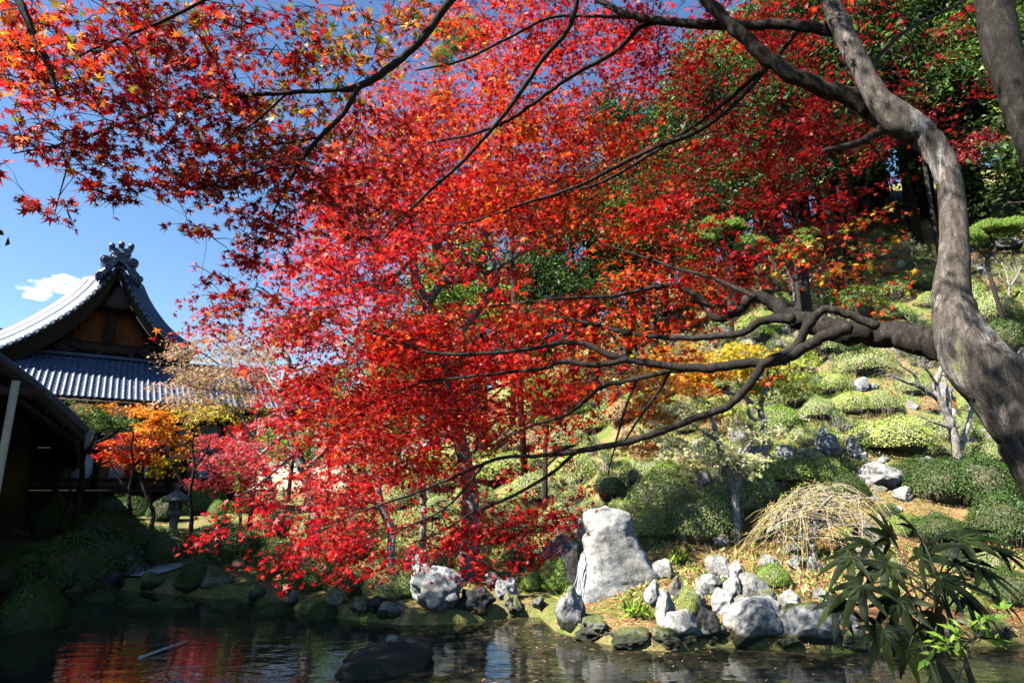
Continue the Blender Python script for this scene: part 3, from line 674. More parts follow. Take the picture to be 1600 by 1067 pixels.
    tbox(g, a0-1.3, a0+1.3, -1.22, -.9, beamz+1.55, beamz+1.75); mk('gable_wall', g, M['wood'], root)
    g = Geo()
    for s in (-1, 1):
        w = (a0-la) if s < 0 else (ra-a0)
        for k in range(1, int(w/.15)):
            x = a0 + s*(.17+k*.15)
            if abs(x-a0) > w: break
            h = (zt-beamz+.2)*(1-abs(x-a0)/(w*1.12))
            tbox(g, x-.028, x+.028, -1.16, -1.10, beamz-.05, beamz+max(h, .05))
        for k in range(14):
            z = beamz+.05+k*.15; ww = w*1.12*(1-(z-beamz)/(zt-beamz+.2)); ww = min(ww, w)
            if ww < .3: break
            tbox(g, min(a0+s*.17, a0+s*ww), max(a0+s*.17, a0+s*ww), -1.15, -1.09, z-.022, z+.022)
        V = TP([a0+s*.1, a0+s*w, a0+s*w, a0+s*.1], [-1.24]*4, [beamz-.05, beamz-.05, beamz+.25, zt-.1]); g.add(V, np.array([[0, 1, 2, 3]]))
    mk('gable_lattice', g, M['lattice'], root)
    g = Geo()
    for px, py, w, h in [(186,468,.75,.9)]:
        a, z = hit(px, py, .35)
        th = np.linspace(0, 2*pi, 28, endpoint=False); rr = 1+.22*np.cos(3*th+pi/2)
        for b0, b1 in ((.2, .34),):
            V = np.concatenate([TP(a+w*.6*rr*np.cos(th), np.full(28, b0), z+h*rr*np.sin(th)*.6), TP(a+w*.6*rr*np.cos(th), np.full(28, b1), z+h*rr*np.sin(th)*.6), TP([a], [b1], [z])])
            F = np.array([[i, (i+1) % 28, 28+(i+1) % 28, 28+i] for i in range(28)]); g.add(V, [F, np.array([[28+i, 28+(i+1) % 28, 56] for i in range(28)])])
    mk('carved_pendant', g, M['wood'], root, True)
    for px, py in [(104,537),(238,548)]:
        g = Geo()
        for dx, dy, r in ((0,0,.34),(-12,4,.24),(10,6,.26),(-3,10,.22)):
            a, z = hit(px+dx, py+dy, -.5); th = np.linspace(0, 9, 22); tube(g, TP(a+np.linspace(r, .04, 22)*np.cos(th), np.full(22, -.5), z+np.linspace(r, .04, 22)*np.sin(th)*.7), .07, 5)
        mk('carved_cloud', g, M['wood'], root, True)
    # lower skirt roof in front, with its flashing line at the top
    et = [hit(px, py, 2.9) for px, py in [(80,618),(290,631)]]; ez = (et[0][1]+et[1][1])/2
    tp = [hit(px, py, -.6) for px, py in [(100,556),(230,567)]]; tz2 = (tp[0][1]+tp[1][1])/2
    aL = et[0][0]-8.0; aR = hit(520, 652, 2.9)[0]; wd = .245; na = int((aR-aL)/wd); nb = 13
    def fn(I, J):
        v = np.clip(J/nb, 0, 1); b = -.6 + 3.5*v; z = tz2 + (ez-tz2)*(v**.82 if False else v*1.12-.12*v*v)
        a = aL + I*wd; a = np.minimum(a, aR - 3.5*(1-v)+.0)
        z = z + .35*np.clip((a-(aR-4))/4, 0, 1)**2*v
        nn = np.array([0, 0, 0]) + UP*.92 + NX*.39
        return TP(a.ravel(), b.ravel(), z.ravel()).reshape(a.shape+(3,)), np.broadcast_to(nn, a.shape+(3,))
    g = Geo(); tiled(g, fn, na, nb, .06, .045)
    # side skirt on the right, going back
    def fn2(I, J):
        v = np.clip(J/nb, 0, 1); a = aR-3.5+3.5*v; b = 2.9 - I*wd; b = np.minimum(b, -.6+3.5*v); z = tz2 + (ez-tz2)*(v*1.12-.12*v*v) + .35*v*np.clip(1-(2.9-b)/4, 0, 1)**2
        return TP(a.ravel(), b.ravel(), z.ravel()).reshape(a.shape+(3,)), np.broadcast_to(UP*.92+UX*.39, a.shape+(3,))
    tiled(g, fn2, 50, nb, .06, .045); sk = mk('skirt_roof', g, M['tile'], root, True)
    g = Geo(); tube(g, [TP(aL, -.55, tz2+.1), TP(aR-3.6, -.55, tz2+.1)], .11, 8); tube(g, [TP(aR-3.5, -.6, tz2+.12), TP(aR+.1, 3.0, ez+.50)], .15, 8)
    for k in range(na):
        a = aL+k*wd+.07
        if a < aR: zz = ez+.05+.35*max(0, (a-(aR-4))/4)**2; tube(g, [TP(a, 2.75, zz+.03), TP(a, 2.97, zz), TP(a, 2.99, zz)], [.085, .085, .02], 8)
    mk('eave_tiles', g, M['tile'], sk, True)
    g = Geo(); tbox(g, aL, aR-.15, 2.55, 2.8, ez-.22, ez-.06)
    for k in range(int((aR-aL)/.4)):
        a = aL+.2+k*.4; V0 = TP(a, -.4, ez+.55); V1 = TP(a, 2.6, ez-.16); tube(g, [V0, V1], .055, 4)
    g.add(TP([aL, aR-.2, aR-.2, aL], [-1, -1, 2.7, 2.7], [ez+.75, ez+.75, ez-.03, ez-.03]), np.array([[0, 1, 2, 3]]))
    mk('eave_rafters', g, M['wood'], root)
    # facade: wall plane at b=-1
    zf = hit(200, 765, .6)[1]; zg = float(H(*TP(0, 0, 0)[:2]))
    g = Geo(); wb = -1.0; wr = aR-2.9
    tbox(g, aL-4, wr, wb-11, wb-.05, zg-.3, ez+.6); mk('wall', g, M['wood2'], root)
    g = Geo()
    plz0 = hit(320, 706, wb)[1]; plz1 = hit(320, 664, wb)[1]; posts = [hit(px, 720, wb)[0] for px in (-90,-35,35,92,152,215,268,292,345,390,425,455,490,530)]; posts = [a for a in posts if a < wr-.1]+[wr-.12]
    for a in posts: tbox(g, a-.13, a+.13, wb-.05, wb+.14, zf, ez+.5)
    for z in (plz0-.12, plz1+.1, zf+.06): tbox(g, aL-4, wr+.05, wb-.05, wb+.10, z-.13, z+.13)
    tbox(g, aL-4, wr+.05, wb-.05, wb+.09, hit(110, 748, wb)[1]-.08, hit(110, 748, wb)[1]+.06); mk('frame', g, M['wood'], root)
    g = Geo()
    for i in range(len(posts)-1): tbox(g, posts[i]+.13, posts[i+1]-.13, wb-.04, wb+.03, plz0, plz1)
    mk('plaster_panel', g, M['plaster'], root)
    shz = hit(110, 746, wb)[1]
    for x0, x1 in ((4,34),(100,147),(172,196),(206,232),(300,338),(395,420),(428,450),(470,500)):
        g = Geo(); a0_, a1_ = hit(x0, 725, wb)[0], hit(x1, 725, wb)[0]
        if a1_ > wr: continue
        tbox(g, a0_, a1_, wb-.04, wb+.045, shz, plz0-.25); mk('paper_screen', g, M['shoji'], root)
    g = Geo(); tbox(g, aL-4, wr+1, wb+.02, wb+1.7, zf-.12, zf)
    for a in np.arange(aL-3, wr+1, 1.9): tbox(g, a-.09, a+.09, wb+1.45, wb+1.63, zg-.3, zf-.12)
    for a in np.arange(aL-3, wr+1, .16): tbox(g, a-.02, a+.02, wb+1.2, wb+1.24, zg-.3, zf-.12)
    mk('veranda', g, M['wood'], root)
    return root
TEMPLE = temple()

def small_roof():
    # ridge of a further roof at the left edge of the picture
    root = thing('temple_building', 'grey tiled roof of a further building at the left edge behind the hall', 'building', P(-30, 700, 44)*[1, 1, 0]+[0, 0, 1.2])
    O = P(-20, 522, 44.0); g = Geo()
    def T(a, b, z): return O + a*UX + b*NX + z*UP
    for s in (1, -1):
        rows = 22
        V = []; 
        for j in range(rows*2+1):
            for i in range(121):
                a = -12+i*.125; v = j/(rows*2)*6; V.append(T(a, s*v, -v*.6+.05*math.sin(i*pi*.8)+.04*((j*.5) % 1)))
        i = np.arange(rows*2)[:, None]*121+np.arange(120)[None]; g.add(V, np.stack([i, i+1, i+122, i+121], -1).reshape(-1, 4))
    rf = mk('roof', g, M['tile'], root, True); g = Geo(); tube(g, [T(-12, 0, .15), T(2.9, 0, .15)], .25, 10); tube(g, [T(-12, 0, .42), T(3, 0, .42)], .12, 8); mk('ridge', g, M['tile'], rf, True)
    g = Geo(); box(g, T(-4.8, 0, -6.2), (13, 9.5, 7), AX); mk('wall', g, M['wood2'], root)
small_roof()

def pavilion():
    C = P(134, 681, 13.0); zc = C[2]
    root = thing('pavilion', 'dark tiled pavilion roof with pale wooden post at the left edge', 'pavilion', C - 5*UX - 5*NX*1 - [0, 0, zc-.6])
    def T(a, b, z): return C + np.multiply.outer(np.asarray(a, float), UX) + np.multiply.outer(np.asarray(b, float), NX) + np.multiply.outer(np.asarray(z, float), UP)
    run = 5.2
    def prof(t): return t*.94 + .0 if False else .70*t + .055*t*t      # height above the eave, t metres up from the corner
    pts = []
    for px, py in [(134,680),(110,655),(75,625),(40,597),(0,567)]:
        d = ray(px, py); tt = np.dot(C-CAM, NX)/np.dot(d, NX); q = CAM+d*tt; pts.append((-np.dot(q-C, UX), q[2]-zc))
    pts = np.array(pts); kf = np.polyfit(pts[:, 0], pts[:, 1], 2)
    def h(t):
        t = np.asarray(t, float); tm = pts[-1, 0]; v = np.polyval(kf, np.minimum(t, tm)); s = np.clip(np.polyval(np.polyder(kf), tm), .5, 1.0)
        return v + s*np.clip(t-tm, 0, None)
    g = Geo(); und = Geo()
    for sgn in (1, -1):
        nj, ni = 60, 260; t = np.linspace(0, run, nj+1); b = np.linspace(0, -26, ni*2+1)
        Bm, Tm = np.meshgrid(b, t); a = -Tm if sgn > 0 else -2*run+Tm
        z = h(Tm) + .05*np.maximum(0, np.sin(Bm/.28*2*pi)) + .03*((Tm/.28) % 1)
        V = T(a.ravel(), Bm.ravel(), z.ravel()); w = len(b); i = np.arange(nj)[:, None]*w+np.arange(w-1)[None]
        g.add(V, np.stack([i, i+1, i+w+1, i+w], -1).reshape(-1, 4))
        t = np.linspace(0, run, 16); a = -t if sgn > 0 else -2*run+t
        V = np.concatenate([T(a, 0*t+.02, h(t)+.03), T(a, 0*t+.02, h(t)-.16), T(a, 0*t-.5, h(t)-.18), T(a, 0*t-26, h(t)-.18)])
        i = np.arange(3)[:, None]*16+np.arange(15)[None]; und.add(V, np.stack([i, i+1, i+17, i+16], -1).reshape(-1, 4))
        tube(g, T(a, 0*t-.05, h(t)+.07), .10, 8)
        for s in np.arange(.1, run, .30):
            aa = -s if sgn > 0 else -2*run+s
            tube(g, [T(aa, -.25, float(h(s))+.06), T(aa, .05, float(h(s))+.05)], .055, 6)
            tube(und, [T(aa, -.6, float(h(s))-.24), T(aa, -.02, float(h(s))-.22)], .035, 4)
    tube(g, [T(-run, .1, float(h(run))+.25), T(-run, -26, float(h(run))+.3)], .28, 10)
    tube(g, [T(-2.75, .02, float(h(2.75))+.16), T(-2.3, .02, float(h(2.3))+.20), T(-2.15, .02, float(h(2.15))+.05)], [.11, .12, .05], 8)
    rf = mk('roof', g, M['tiled'], root, True)
    # the rafters under the eave
    for b in np.arange(-.2, -25.5, -.35): tube(und, [T(-.08, b, -.14), T(-2.2, b, float(h(2.2))-.35)], .04, 4)
    box(und, T(-.12, -12.9, -.12), (.10, 25.6, .14), AX)
    mk('rafters', und, M['wood'], root)
    g = Geo(); zg = .45
    for a0, a1, b0, b1, z0, z1 in [(-1.9, -1.75, -25, -2.0, zg-zc, float(h(1.8))-.2), (-8.6, -8.5, -25, -2.0, zg-zc, 1.0), (-8.6, -1.9, -2.6, -2.5, zg-zc, 1.2)]:
        box(g, T((a0+a1)/2, (b0+b1)/2, (z0+z1)/2), (a1-a0, b1-b0, z1-z0), AX)
    V = T([-1.8, -8.6, -5.2], [-2.55]*3, [1.1, 1.1, float(h(5.2))-.3]); g.add(V, np.array([[0, 1, 2]]))
    V = T([-1.8, -8.6, -5.2], [-25]*3, [1.1, 1.1, float(h(5.2))-.3]); g.add(V, np.array([[0, 1, 2]]))
    mk('wall', g, M['wood'], root)
    g = Geo(); q0 = P(17, 640, 10.8); q1 = P(2, 800, 10.8); q1[0] = q0[0]; q1[1] = q0[1]; q1[2] = min(.3, q1[2]); q0[2] += .5
    box(g, (q0+q1)/2, (.11, .11, q0[2]-q1[2]), AX); mk('post', g, M['post'], root)
    g = Geo(); box(g, q0+[-.9, .1, -.12], (2.2, .1, .16), AX); mk('beam', g, M['wood'], root)
pavilion()

# ------------------------------------------------------------------ automatic wording for repeats
LAND = [('the tall pale boulder', 965, 880), ('the weeping bare tree', 1285, 800), ('the bare forked tree', 1495, 660), ('the stone lantern', 268, 800),
        ('the waterfall', 905, 900), ('the pale green maple', 1135, 690), ('the right maple trunk', 1490, 400), ('the broad leaved plant', 1430, 930),
        ('the golden maple', 1190, 570), ('the craggy shore rock', 685, 915), ('the pavilion post', 12, 740), ('the lime pine', 842, 610), ('the temple corner', 330, 780), ('the left maple trunks', 480, 740)]
USED = {}
ORD = ['', 'second ', 'third ', 'fourth ', 'fifth ', 'sixth ', 'seventh ', 'eighth ', 'ninth ', 'tenth ', 'eleventh ', 'twelfth ', 'thirteenth ', 'fourteenth ', 'fifteenth ', 'sixteenth ', 'seventeenth ', 'eighteenth ', 'nineteenth ', 'twentieth ']
PEND = []
def later(o, what, pos, size_px):
    px, py = proj(pos); d = sorted((math.hypot(px-x, py-y), n, x, y) for n, x, y in LAND)[0]
    dx, dy = px-d[2], py-d[3]
    rel = ('right of' if dx > 0 else 'left of') if abs(dx) > abs(dy) else ('below' if dy > 0 else 'above')
    PEND.append((what, rel, d[1], d[0], o))
def settle():
    groups = {}
    for p in PEND: groups.setdefault((p[0], p[1], p[2]), []).append(p)
    for (what, rel, land), ps in groups.items():
        ps.sort(key=lambda p: p[3])
        for i, p in enumerate(ps):
            n = '' if len(ps) == 1 else (ORD[i]+'closest ' if i < len(ORD) else '')
            p[4]['label'] = f'{n}{what} {rel} {land}'
# ------------------------------------------------------------------ rocks
def rock_geo(seed, el=(1, 1, 1), cuts=9, rough=.12, sub=4):
    import bmesh
    bm = bmesh.new(); bmesh.ops.create_icosphere(bm, subdivisions=sub, radius=1.0); r = rng(seed)
    V = np.array([v.co[:] for v in bm.verts]); F = np.array([[v.index for v in f.verts] for f in bm.faces]); bm.free()
    for _ in range(cuts):
        d = r.normal(0, 1, 3); d /= np.linalg.norm(d); lim = r.uniform(.55, .88); k = V@d
        V = V - np.maximum(k-lim, 0)[:, None]*d*.93
    off = r.uniform(0, 50, 3); nn = V/np.linalg.norm(V, axis=1)[:, None]
    h = np.array([noise.fractal(Vector(v*1.7+off), 1.0, 2.1, 5) for v in V]); V = V + nn*(h*rough)[:, None]
    V = V*np.array(el); return V, F
_rk = {}
def rock_mesh(v, mat):
    if (v, mat) not in _rk:
        V, F = rock_geo(300+v, (1, 1, 1), 16, .13 if v < 8 else .3, 5)
        g = Geo(); g.add(V, F); o = mk('rock', g, M[mat], None, True)
        # keep only the data: the first placed rock takes the object itself
        _rk[(v, mat)] = o.data; bpy.data.objects.remove(o)
    return _rk[(v, mat)]
def rock(px, py, w, h, v=0, mat='rock', Y=None, rz=0.0, deep=.85, what=None, sink=.25, group='garden boulders'):
    base = G(px, py) if Y is None else P(px, py, Y)
    y = base[1]; wm, hm = w/FPX*y/2, h/FPX*y
    o = bpy.data.objects.new('boulder', rock_mesh(v, mat)); COL.objects.link(o)
    o.location = (base[0], base[1]+wm*deep*.6, base[2]+hm*(.5-sink*.5)); o.scale = (wm*1.08, wm*deep, hm*(.5+sink*.5)*1.1); o.rotation_euler = (0, 0, rz)
    tag(o, None, 'boulder', group)
    col = {'rock': 'grey', 'rockp': 'pale', 'rockm': 'mossy', 'rockd': 'dark'}[mat]
    sz = 'small' if max(w, h) < 34 else ('large' if max(w, h) > 70 else 'middling')
    if what: o['label'] = what
    else: later(o, f'{sz} {col} boulder', (base[0], base[1], base[2]+hm/2), w)
    return o
def big_rock():
    Y = 11.6
    prof = [(975,904,1038),(955,905,1042),(940,902,1046),(925,905,1050),(905,912,1047),(890,914,1034),(870,913,1022),(850,913,1008),(838,916,1000),(825,913,999),(812,910,998),(803,909,992),(797,916,975),(795,940,965)]
    g = Geo(); S = 56; rings = []; py = np.linspace(975, 795, 70); r = rng(4)
    xs = np.array(prof, float)[::-1]
    for p in py:
        l = np.interp(p, xs[:, 0], xs[:, 1]); q = np.interp(p, xs[:, 0], xs[:, 2]); t = (975-p)/180
        cL, cR = P(l, p, Y), P(q, p, Y); c = (cL+cR)/2; hw = (cR[0]-cL[0])/2
        dep = (.60-.28*t)*(1-.5*max(0, (t-.9)*10)*.5)
        th = np.arange(S)*2*pi/S; e = .62
        x = np.sign(np.cos(th))*np.abs(np.cos(th))**e*hw; yy = np.sign(np.sin(th))*np.abs(np.sin(th))**e*dep
        # left side swings back, the front slants
        rings.append(np.stack([c[0]+x, c[1]+yy+.35+.25*t + x*.30, np.full(S, c[2])], 1))
    V = np.array(rings); n = len(rings)
    V[:, :, 1] += .0
    Vf = V.reshape(-1, 3); cen = V.mean(1, keepdims=True); dirs = (V-cen).reshape(-1, 3); dirs[:, 2] = 0; dirs /= np.linalg.norm(dirs, axis=1)[:, None]+1e-9
    hh = np.array([noise.fractal(Vector(v*1.5), 1.0, 2.1, 5)*.075 + noise.fractal(Vector(v*5), 1.0, 2.2, 4)*.018 for v in Vf])
    # the long slanting ledge near the top
    led = np.array([.09*smooth(0, .05, (v[2]-(1.28+.75*(v[0]-1.35)))) for v in Vf])
    Vf = Vf + dirs*(hh-led)[:, None]
    i = np.arange(n-1)[:, None]*S; j = np.arange(S)[None]; k = (j+1) % S
    g.add(Vf, np.stack([i+j, i+k, i+S+k, i+S+j], -1).reshape(-1, 4))
    top = Vf[-S:].mean(0)+[0, 0, .05]; g.add(np.concatenate([Vf[-S:], top[None]]), np.array([[q, (q+1) % S, S] for q in range(S)]))
    o = mk('standing_stone', g, M['rockp'], None, True); tag(o, 'tall pale standing boulder with slanted top beside the waterfall', 'boulder')
big_rock()
ROCKS = [(1035,905,34,30,2,'rockp'),(1090,955,36,34,6,'rockp'),(1135,960,44,34,5,'rockp'),(1165,962,34,30,7,'rock'),(1022,950,30,36,3,'rockp'),(1098,930,26,24,4,'rock'),(1150,905,28,26,1,'rockp'),(1200,945,30,24,2,'rock'),(1240,955,40,26,3,'rockp'),
 (1320,975,44,34,7,'rockp'),(1290,940,34,22,6,'rock'),(875,915,30,26,7,'rock'),(725,905,34,22,10,'rock'),(1085,1006,40,20,8,'rockm'),(1240,1015,50,20,9,'rockm'),(1340,1018,60,24,8,'rockm'),
 # px, py base, w, h, variant, material
 (893,978,62,52,1,'rock'),(685,962,92,66,9,'rockp'),(648,905,44,40,10,'rockp'),(857,890,26,44,2,'rock'),(886,892,46,48,3,'rock'),(912,852,30,38,4,'rock'),
 (790,938,34,30,10,'rockp'),(840,952,26,18,5,'rock'),(770,920,26,22,9,'rockp'),(1044,982,46,52,4,'rockp'),(1070,1000,58,40,5,'rockp'),(1060,935,30,30,1,'rockp'),(1118,932,40,34,2,'rockp'),(1128,903,40,38,6,'rock'),
 (1150,940,34,36,3,'rockp'),(1180,940,46,42,7,'rock'),(1200,1008,120,68,6,'rockp'),(1280,1010,100,58,5,'rock'),(1112,992,52,36,11,'rockd'),(1100,1002,30,22,2,'rock'),
 (930,1000,70,26,8,'rockm'),(985,1012,66,26,9,'rockm'),(1045,1016,60,26,8,'rockm'),(1080,1012,36,28,9,'rockm'),(1120,1006,46,24,8,'rockm'),
 (1250,892,34,22,2,'rockp'),(1205,890,30,20,3,'rockp'),(1275,893,26,20,4,'rockp'),(1245,868,34,18,5,'rockp'),(1372,868,62,50,1,'rock'),(1400,905,50,34,3,'rock'),(1345,1000,30,24,4,'rock'),(1402,995,26,20,5,'rockm'),
 (1185,752,74,62,6,'rock'),(1235,722,34,30,7,'rockp'),(1300,712,52,46,1,'rock'),(1262,722,24,22,2,'rockm'),(1340,715,32,34,4,'rock'),(1390,765,90,40,3,'rockp'),(1350,700,26,22,5,'rockp'),(1128,770,22,38,2,'rockm'),(1105,770,28,30,8,'rock'),
 (1280,600,20,14,1,'rockp'),(1325,605,22,16,2,'rock'),(1580,392,56,30,3,'rock'),(1597,345,60,30,4,'rockp'),(1545,430,30,22,5,'rock'),(1556,408,22,16,6,'rockp'),(1526,460,20,16,7,'rock'),(1370,610,18,14,6,'rockp'),
 (1430,640,24,16,1,'rock'),(1540,680,22,12,2,'rockp'),(1565,672,20,10,3,'rockp'),(1520,690,20,14,4,'rockp'),(1455,735,30,22,5,'rockp'),(1585,700,30,22,8,'rock'),(1220,760,20,16,4,'rock'),
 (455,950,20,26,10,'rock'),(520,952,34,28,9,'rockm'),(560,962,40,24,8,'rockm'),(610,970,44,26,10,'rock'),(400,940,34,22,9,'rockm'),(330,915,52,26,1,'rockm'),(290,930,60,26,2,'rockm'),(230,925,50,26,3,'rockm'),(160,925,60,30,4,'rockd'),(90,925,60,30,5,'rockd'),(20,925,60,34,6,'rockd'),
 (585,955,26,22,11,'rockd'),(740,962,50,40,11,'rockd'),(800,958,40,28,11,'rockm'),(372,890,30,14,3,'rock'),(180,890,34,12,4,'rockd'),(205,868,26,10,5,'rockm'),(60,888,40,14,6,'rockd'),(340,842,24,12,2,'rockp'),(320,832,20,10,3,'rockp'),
 (1480,1012,60,30,8,'rockm'),(1560,1006,70,36,9,'rockm'),(1425,1015,40,22,8,'rockm'),
 (960,855,26,20,4,'rockm'),(1000,760,24,18,6,'rock'),(1160,690,30,22,7,'rock'),(1255,660,22,14,1,'rockp'),(1210,640,20,14,2,'rock'),(1440,560,20,14,5,'rockp'),(1400,540,16,12,6,'rock'),
]
for i, (px, py, w, h, v, m) in enumerate(ROCKS): rock(px, py, w, h, v, m, rz=(i*1.7) % 6.28)
def flat_stone():
    r = rock(600, 1046, 180, 62, 3, 'rockd', Y=7.6, deep=.8, what='dark flat boulder rising from the near water with a small stone on it', rz=.4, sink=.3, group=None)
    r.location = (-1.6, 8.75, -.02); r.scale = (.95, .70, .27)
    s = rock(605, 1000, 18, 16, 5, 'rock', Y=8, what='small stone lying on the dark flat boulder in the water', group=None); s.location = (-1.55, 8.8, .27); s.scale = (.10, .08, .07)
flat_stone()

# ------------------------------------------------------------------ clipped shrubs
def shrub_proto(kind, seed, n=8200):
    """a clipped mound of unit radius and unit height: leaf shell over fine twigs and a solid dark hull"""
    r = rng(seed); g = Geo(); tw = Geo()
    th = r.uniform(0, 2*pi, n); u = r.random(n); ph = np.arccos(1-u*1.16)
    amp = 1 + .10*np.sin(th*2+seed) + .07*np.sin(th*3+seed*2)+.05*np.sin(ph*5+th*4)
    rad = amp*(1-.10*r.random(n)**2)
    X = np.stack([np.sin(ph)*np.cos(th)*rad, np.sin(ph)*np.sin(th)*rad, .30+.70*np.cos(ph)*rad], 1)
    X += .03*r.normal(0, 1, X.shape)
    N = np.stack([np.sin(ph)*np.cos(th), np.sin(ph)*np.sin(th), np.cos(ph)+.35], 1) + r.normal(0, .55, (n, 3))
    rhomb(g, X, N, rdir(r, n), .043*np.exp(r.normal(0, .3, n)), pick(r, kind, n), .62, .1)
    for i in range(110):
        a, q = r.uniform(0, 2*pi), r.uniform(.35, 1.25); e = np.array([np.sin(q)*np.cos(a), np.sin(q)*np.sin(a), .30+.70*np.cos(q)])*.93
        s = np.array([.12*cos(a), .12*sin(a), -.35]); m = (s+e)/2*[1.1, 1.1, .8]+r.normal(0, .05, 3)
        tube(tw, [s, m, e], [.017, .012, .006], 3)
    core = Geo(); V, F = rock_geo(seed+900, (.70, .70, .50), 4, .08, 3); V[:, 2] += .30; core.add(V, F)  # solid dark hull stands in for shaded inner twigs and closes the gaps
    root = thing('clipped_shrub', None, 'shrub', (0, 0, 0), 'clipped azalea mounds')
    mk('foliage', g, M['shrub'], root); mk('stem', tw, M['core'] if kind == 'clipd' else M['twig'], root); mk('dark_core', core, M['core'], root, True)
    return root
SP = {}
for i, k in enumerate(['clip', 'clipl', 'clipd', 'rusty', 'leafy']):
    SP[k] = [shrub_proto(k, 50+i*3+j) for j in range(2)]
SPN = {'clip': 'olive green clipped mound', 'clipl': 'lime green clipped mound', 'clipd': 'dark green clipped mound', 'rusty': 'rusty brown twiggy mound', 'leafy': 'bright green rounded shrub'}
_used = set(); PLACED = []
def shrub(px, py, w, h, kind, Y=None, seed=0):
    base = G(px, py) if Y is None else P(px, py, Y)
    wm, hm = w/FPX*base[1]/2, h/FPX*base[1]
    src = SP[kind][seed % 2]; loc = (base[0], base[1]+wm*.5, float(H(base[0], base[1]+wm*.5))*.3+base[2]*.7); s = (wm, wm*.9, hm)
    if src.name not in _used: _used.add(src.name); o = src; o.location = loc; o.scale = s; o.rotation_euler = (0, 0, seed*1.3)
    else: o = dup(src, loc, seed*1.3, s)
    sz = 'small' if w < 45 else ('large' if w > 95 else 'middling')
    later(o, f'{sz} {SPN[kind]}', (loc[0], loc[1], loc[2]+hm*.6), w); PLACED.append((px, py-h/2, w/2))
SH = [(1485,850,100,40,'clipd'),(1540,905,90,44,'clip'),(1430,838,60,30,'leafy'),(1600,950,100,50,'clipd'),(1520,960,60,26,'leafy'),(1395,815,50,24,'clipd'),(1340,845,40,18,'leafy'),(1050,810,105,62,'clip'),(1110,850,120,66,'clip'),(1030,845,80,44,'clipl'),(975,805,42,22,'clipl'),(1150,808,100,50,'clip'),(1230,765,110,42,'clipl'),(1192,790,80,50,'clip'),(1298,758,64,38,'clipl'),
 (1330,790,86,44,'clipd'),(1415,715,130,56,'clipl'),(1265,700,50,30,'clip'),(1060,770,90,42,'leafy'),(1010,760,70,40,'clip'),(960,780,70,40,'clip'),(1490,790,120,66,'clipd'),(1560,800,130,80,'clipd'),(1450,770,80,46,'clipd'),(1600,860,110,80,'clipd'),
 (1570,730,90,36,'clip'),(1565,510,90,56,'clip'),(1590,560,110,60,'clipd'),(1520,470,60,36,'clipl'),(1545,560,50,40,'clip'),(1350,500,110,56,'leafy'),(1400,470,70,32,'clipl'),(1310,620,80,36,'clipl'),(1360,590,90,40,'clip'),(1290,560,80,46,'clip'),(1330,560,70,40,'clipd'),
 (1240,640,80,44,'clip'),(1290,660,70,36,'clip'),(1340,650,76,36,'clipl'),(1390,650,70,36,'clip'),(1440,620,60,30,'clip'),(1210,620,70,40,'leafy'),(1270,620,60,34,'clipd'),(1380,690,60,26,'clip'),(1450,680,54,28,'clipl'),(1470,715,50,24,'clip'),
 (1215,920,56,32,'leafy'),(1080,965,34,40,'clipl'),(815,890,56,44,'clipd'),(690,890,76,34,'clip'),(740,900,60,30,'leafy'),(610,940,76,44,'clip'),(640,935,50,34,'leafy'),(580,920,60,40,'clip'),(550,880,70,50,'leafy'),
 (870,930,44,50,'leafy'),(830,925,40,30,'leafy'),(905,875,26,26,'leafy'),(780,760,110,50,'clipl'),(840,790,90,50,'clip'),(700,770,90,46,'clip'),(740,800,80,40,'clip'),(900,760,80,50,'clipl'),(880,830,70,40,'clip'),(660,740,70,40,'clipl'),(620,800,80,50,'clip'),(570,760,70,40,'leafy'),
 (205,948,60,26,'clipd'),(270,950,70,26,'clipd'),(350,952,70,28,'clipd'),(420,960,60,28,'clipd'),(500,968,50,26,'clipd'),(150,940,60,30,'clipd'),(100,925,170,84,'clipd'),(130,850,90,44,'clipd'),(190,840,50,30,'clipd'),(250,885,100,48,'clipd'),(330,890,110,60,'clipd'),(300,920,60,40,'clipd'),(220,855,60,30,'clipd'),(310,805,66,42,'leafy'),(335,810,30,26,'leafy'),(344,822,24,16,'clipl'),(30,985,90,80,'clipd'),  # leading dark mounds added so the left shore reads as shaded
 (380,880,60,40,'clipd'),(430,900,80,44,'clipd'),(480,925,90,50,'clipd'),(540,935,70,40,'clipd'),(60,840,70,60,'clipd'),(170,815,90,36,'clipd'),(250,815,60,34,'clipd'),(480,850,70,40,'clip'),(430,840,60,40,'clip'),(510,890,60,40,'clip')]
for i, (px, py, w, h, k) in enumerate(SH): shrub(px, py, w, h, k, seed=i)
for q in ROCKS:
    if q[2] > 28: PLACED.append((q[0], q[1]-q[3]*.3, q[2]*.55))
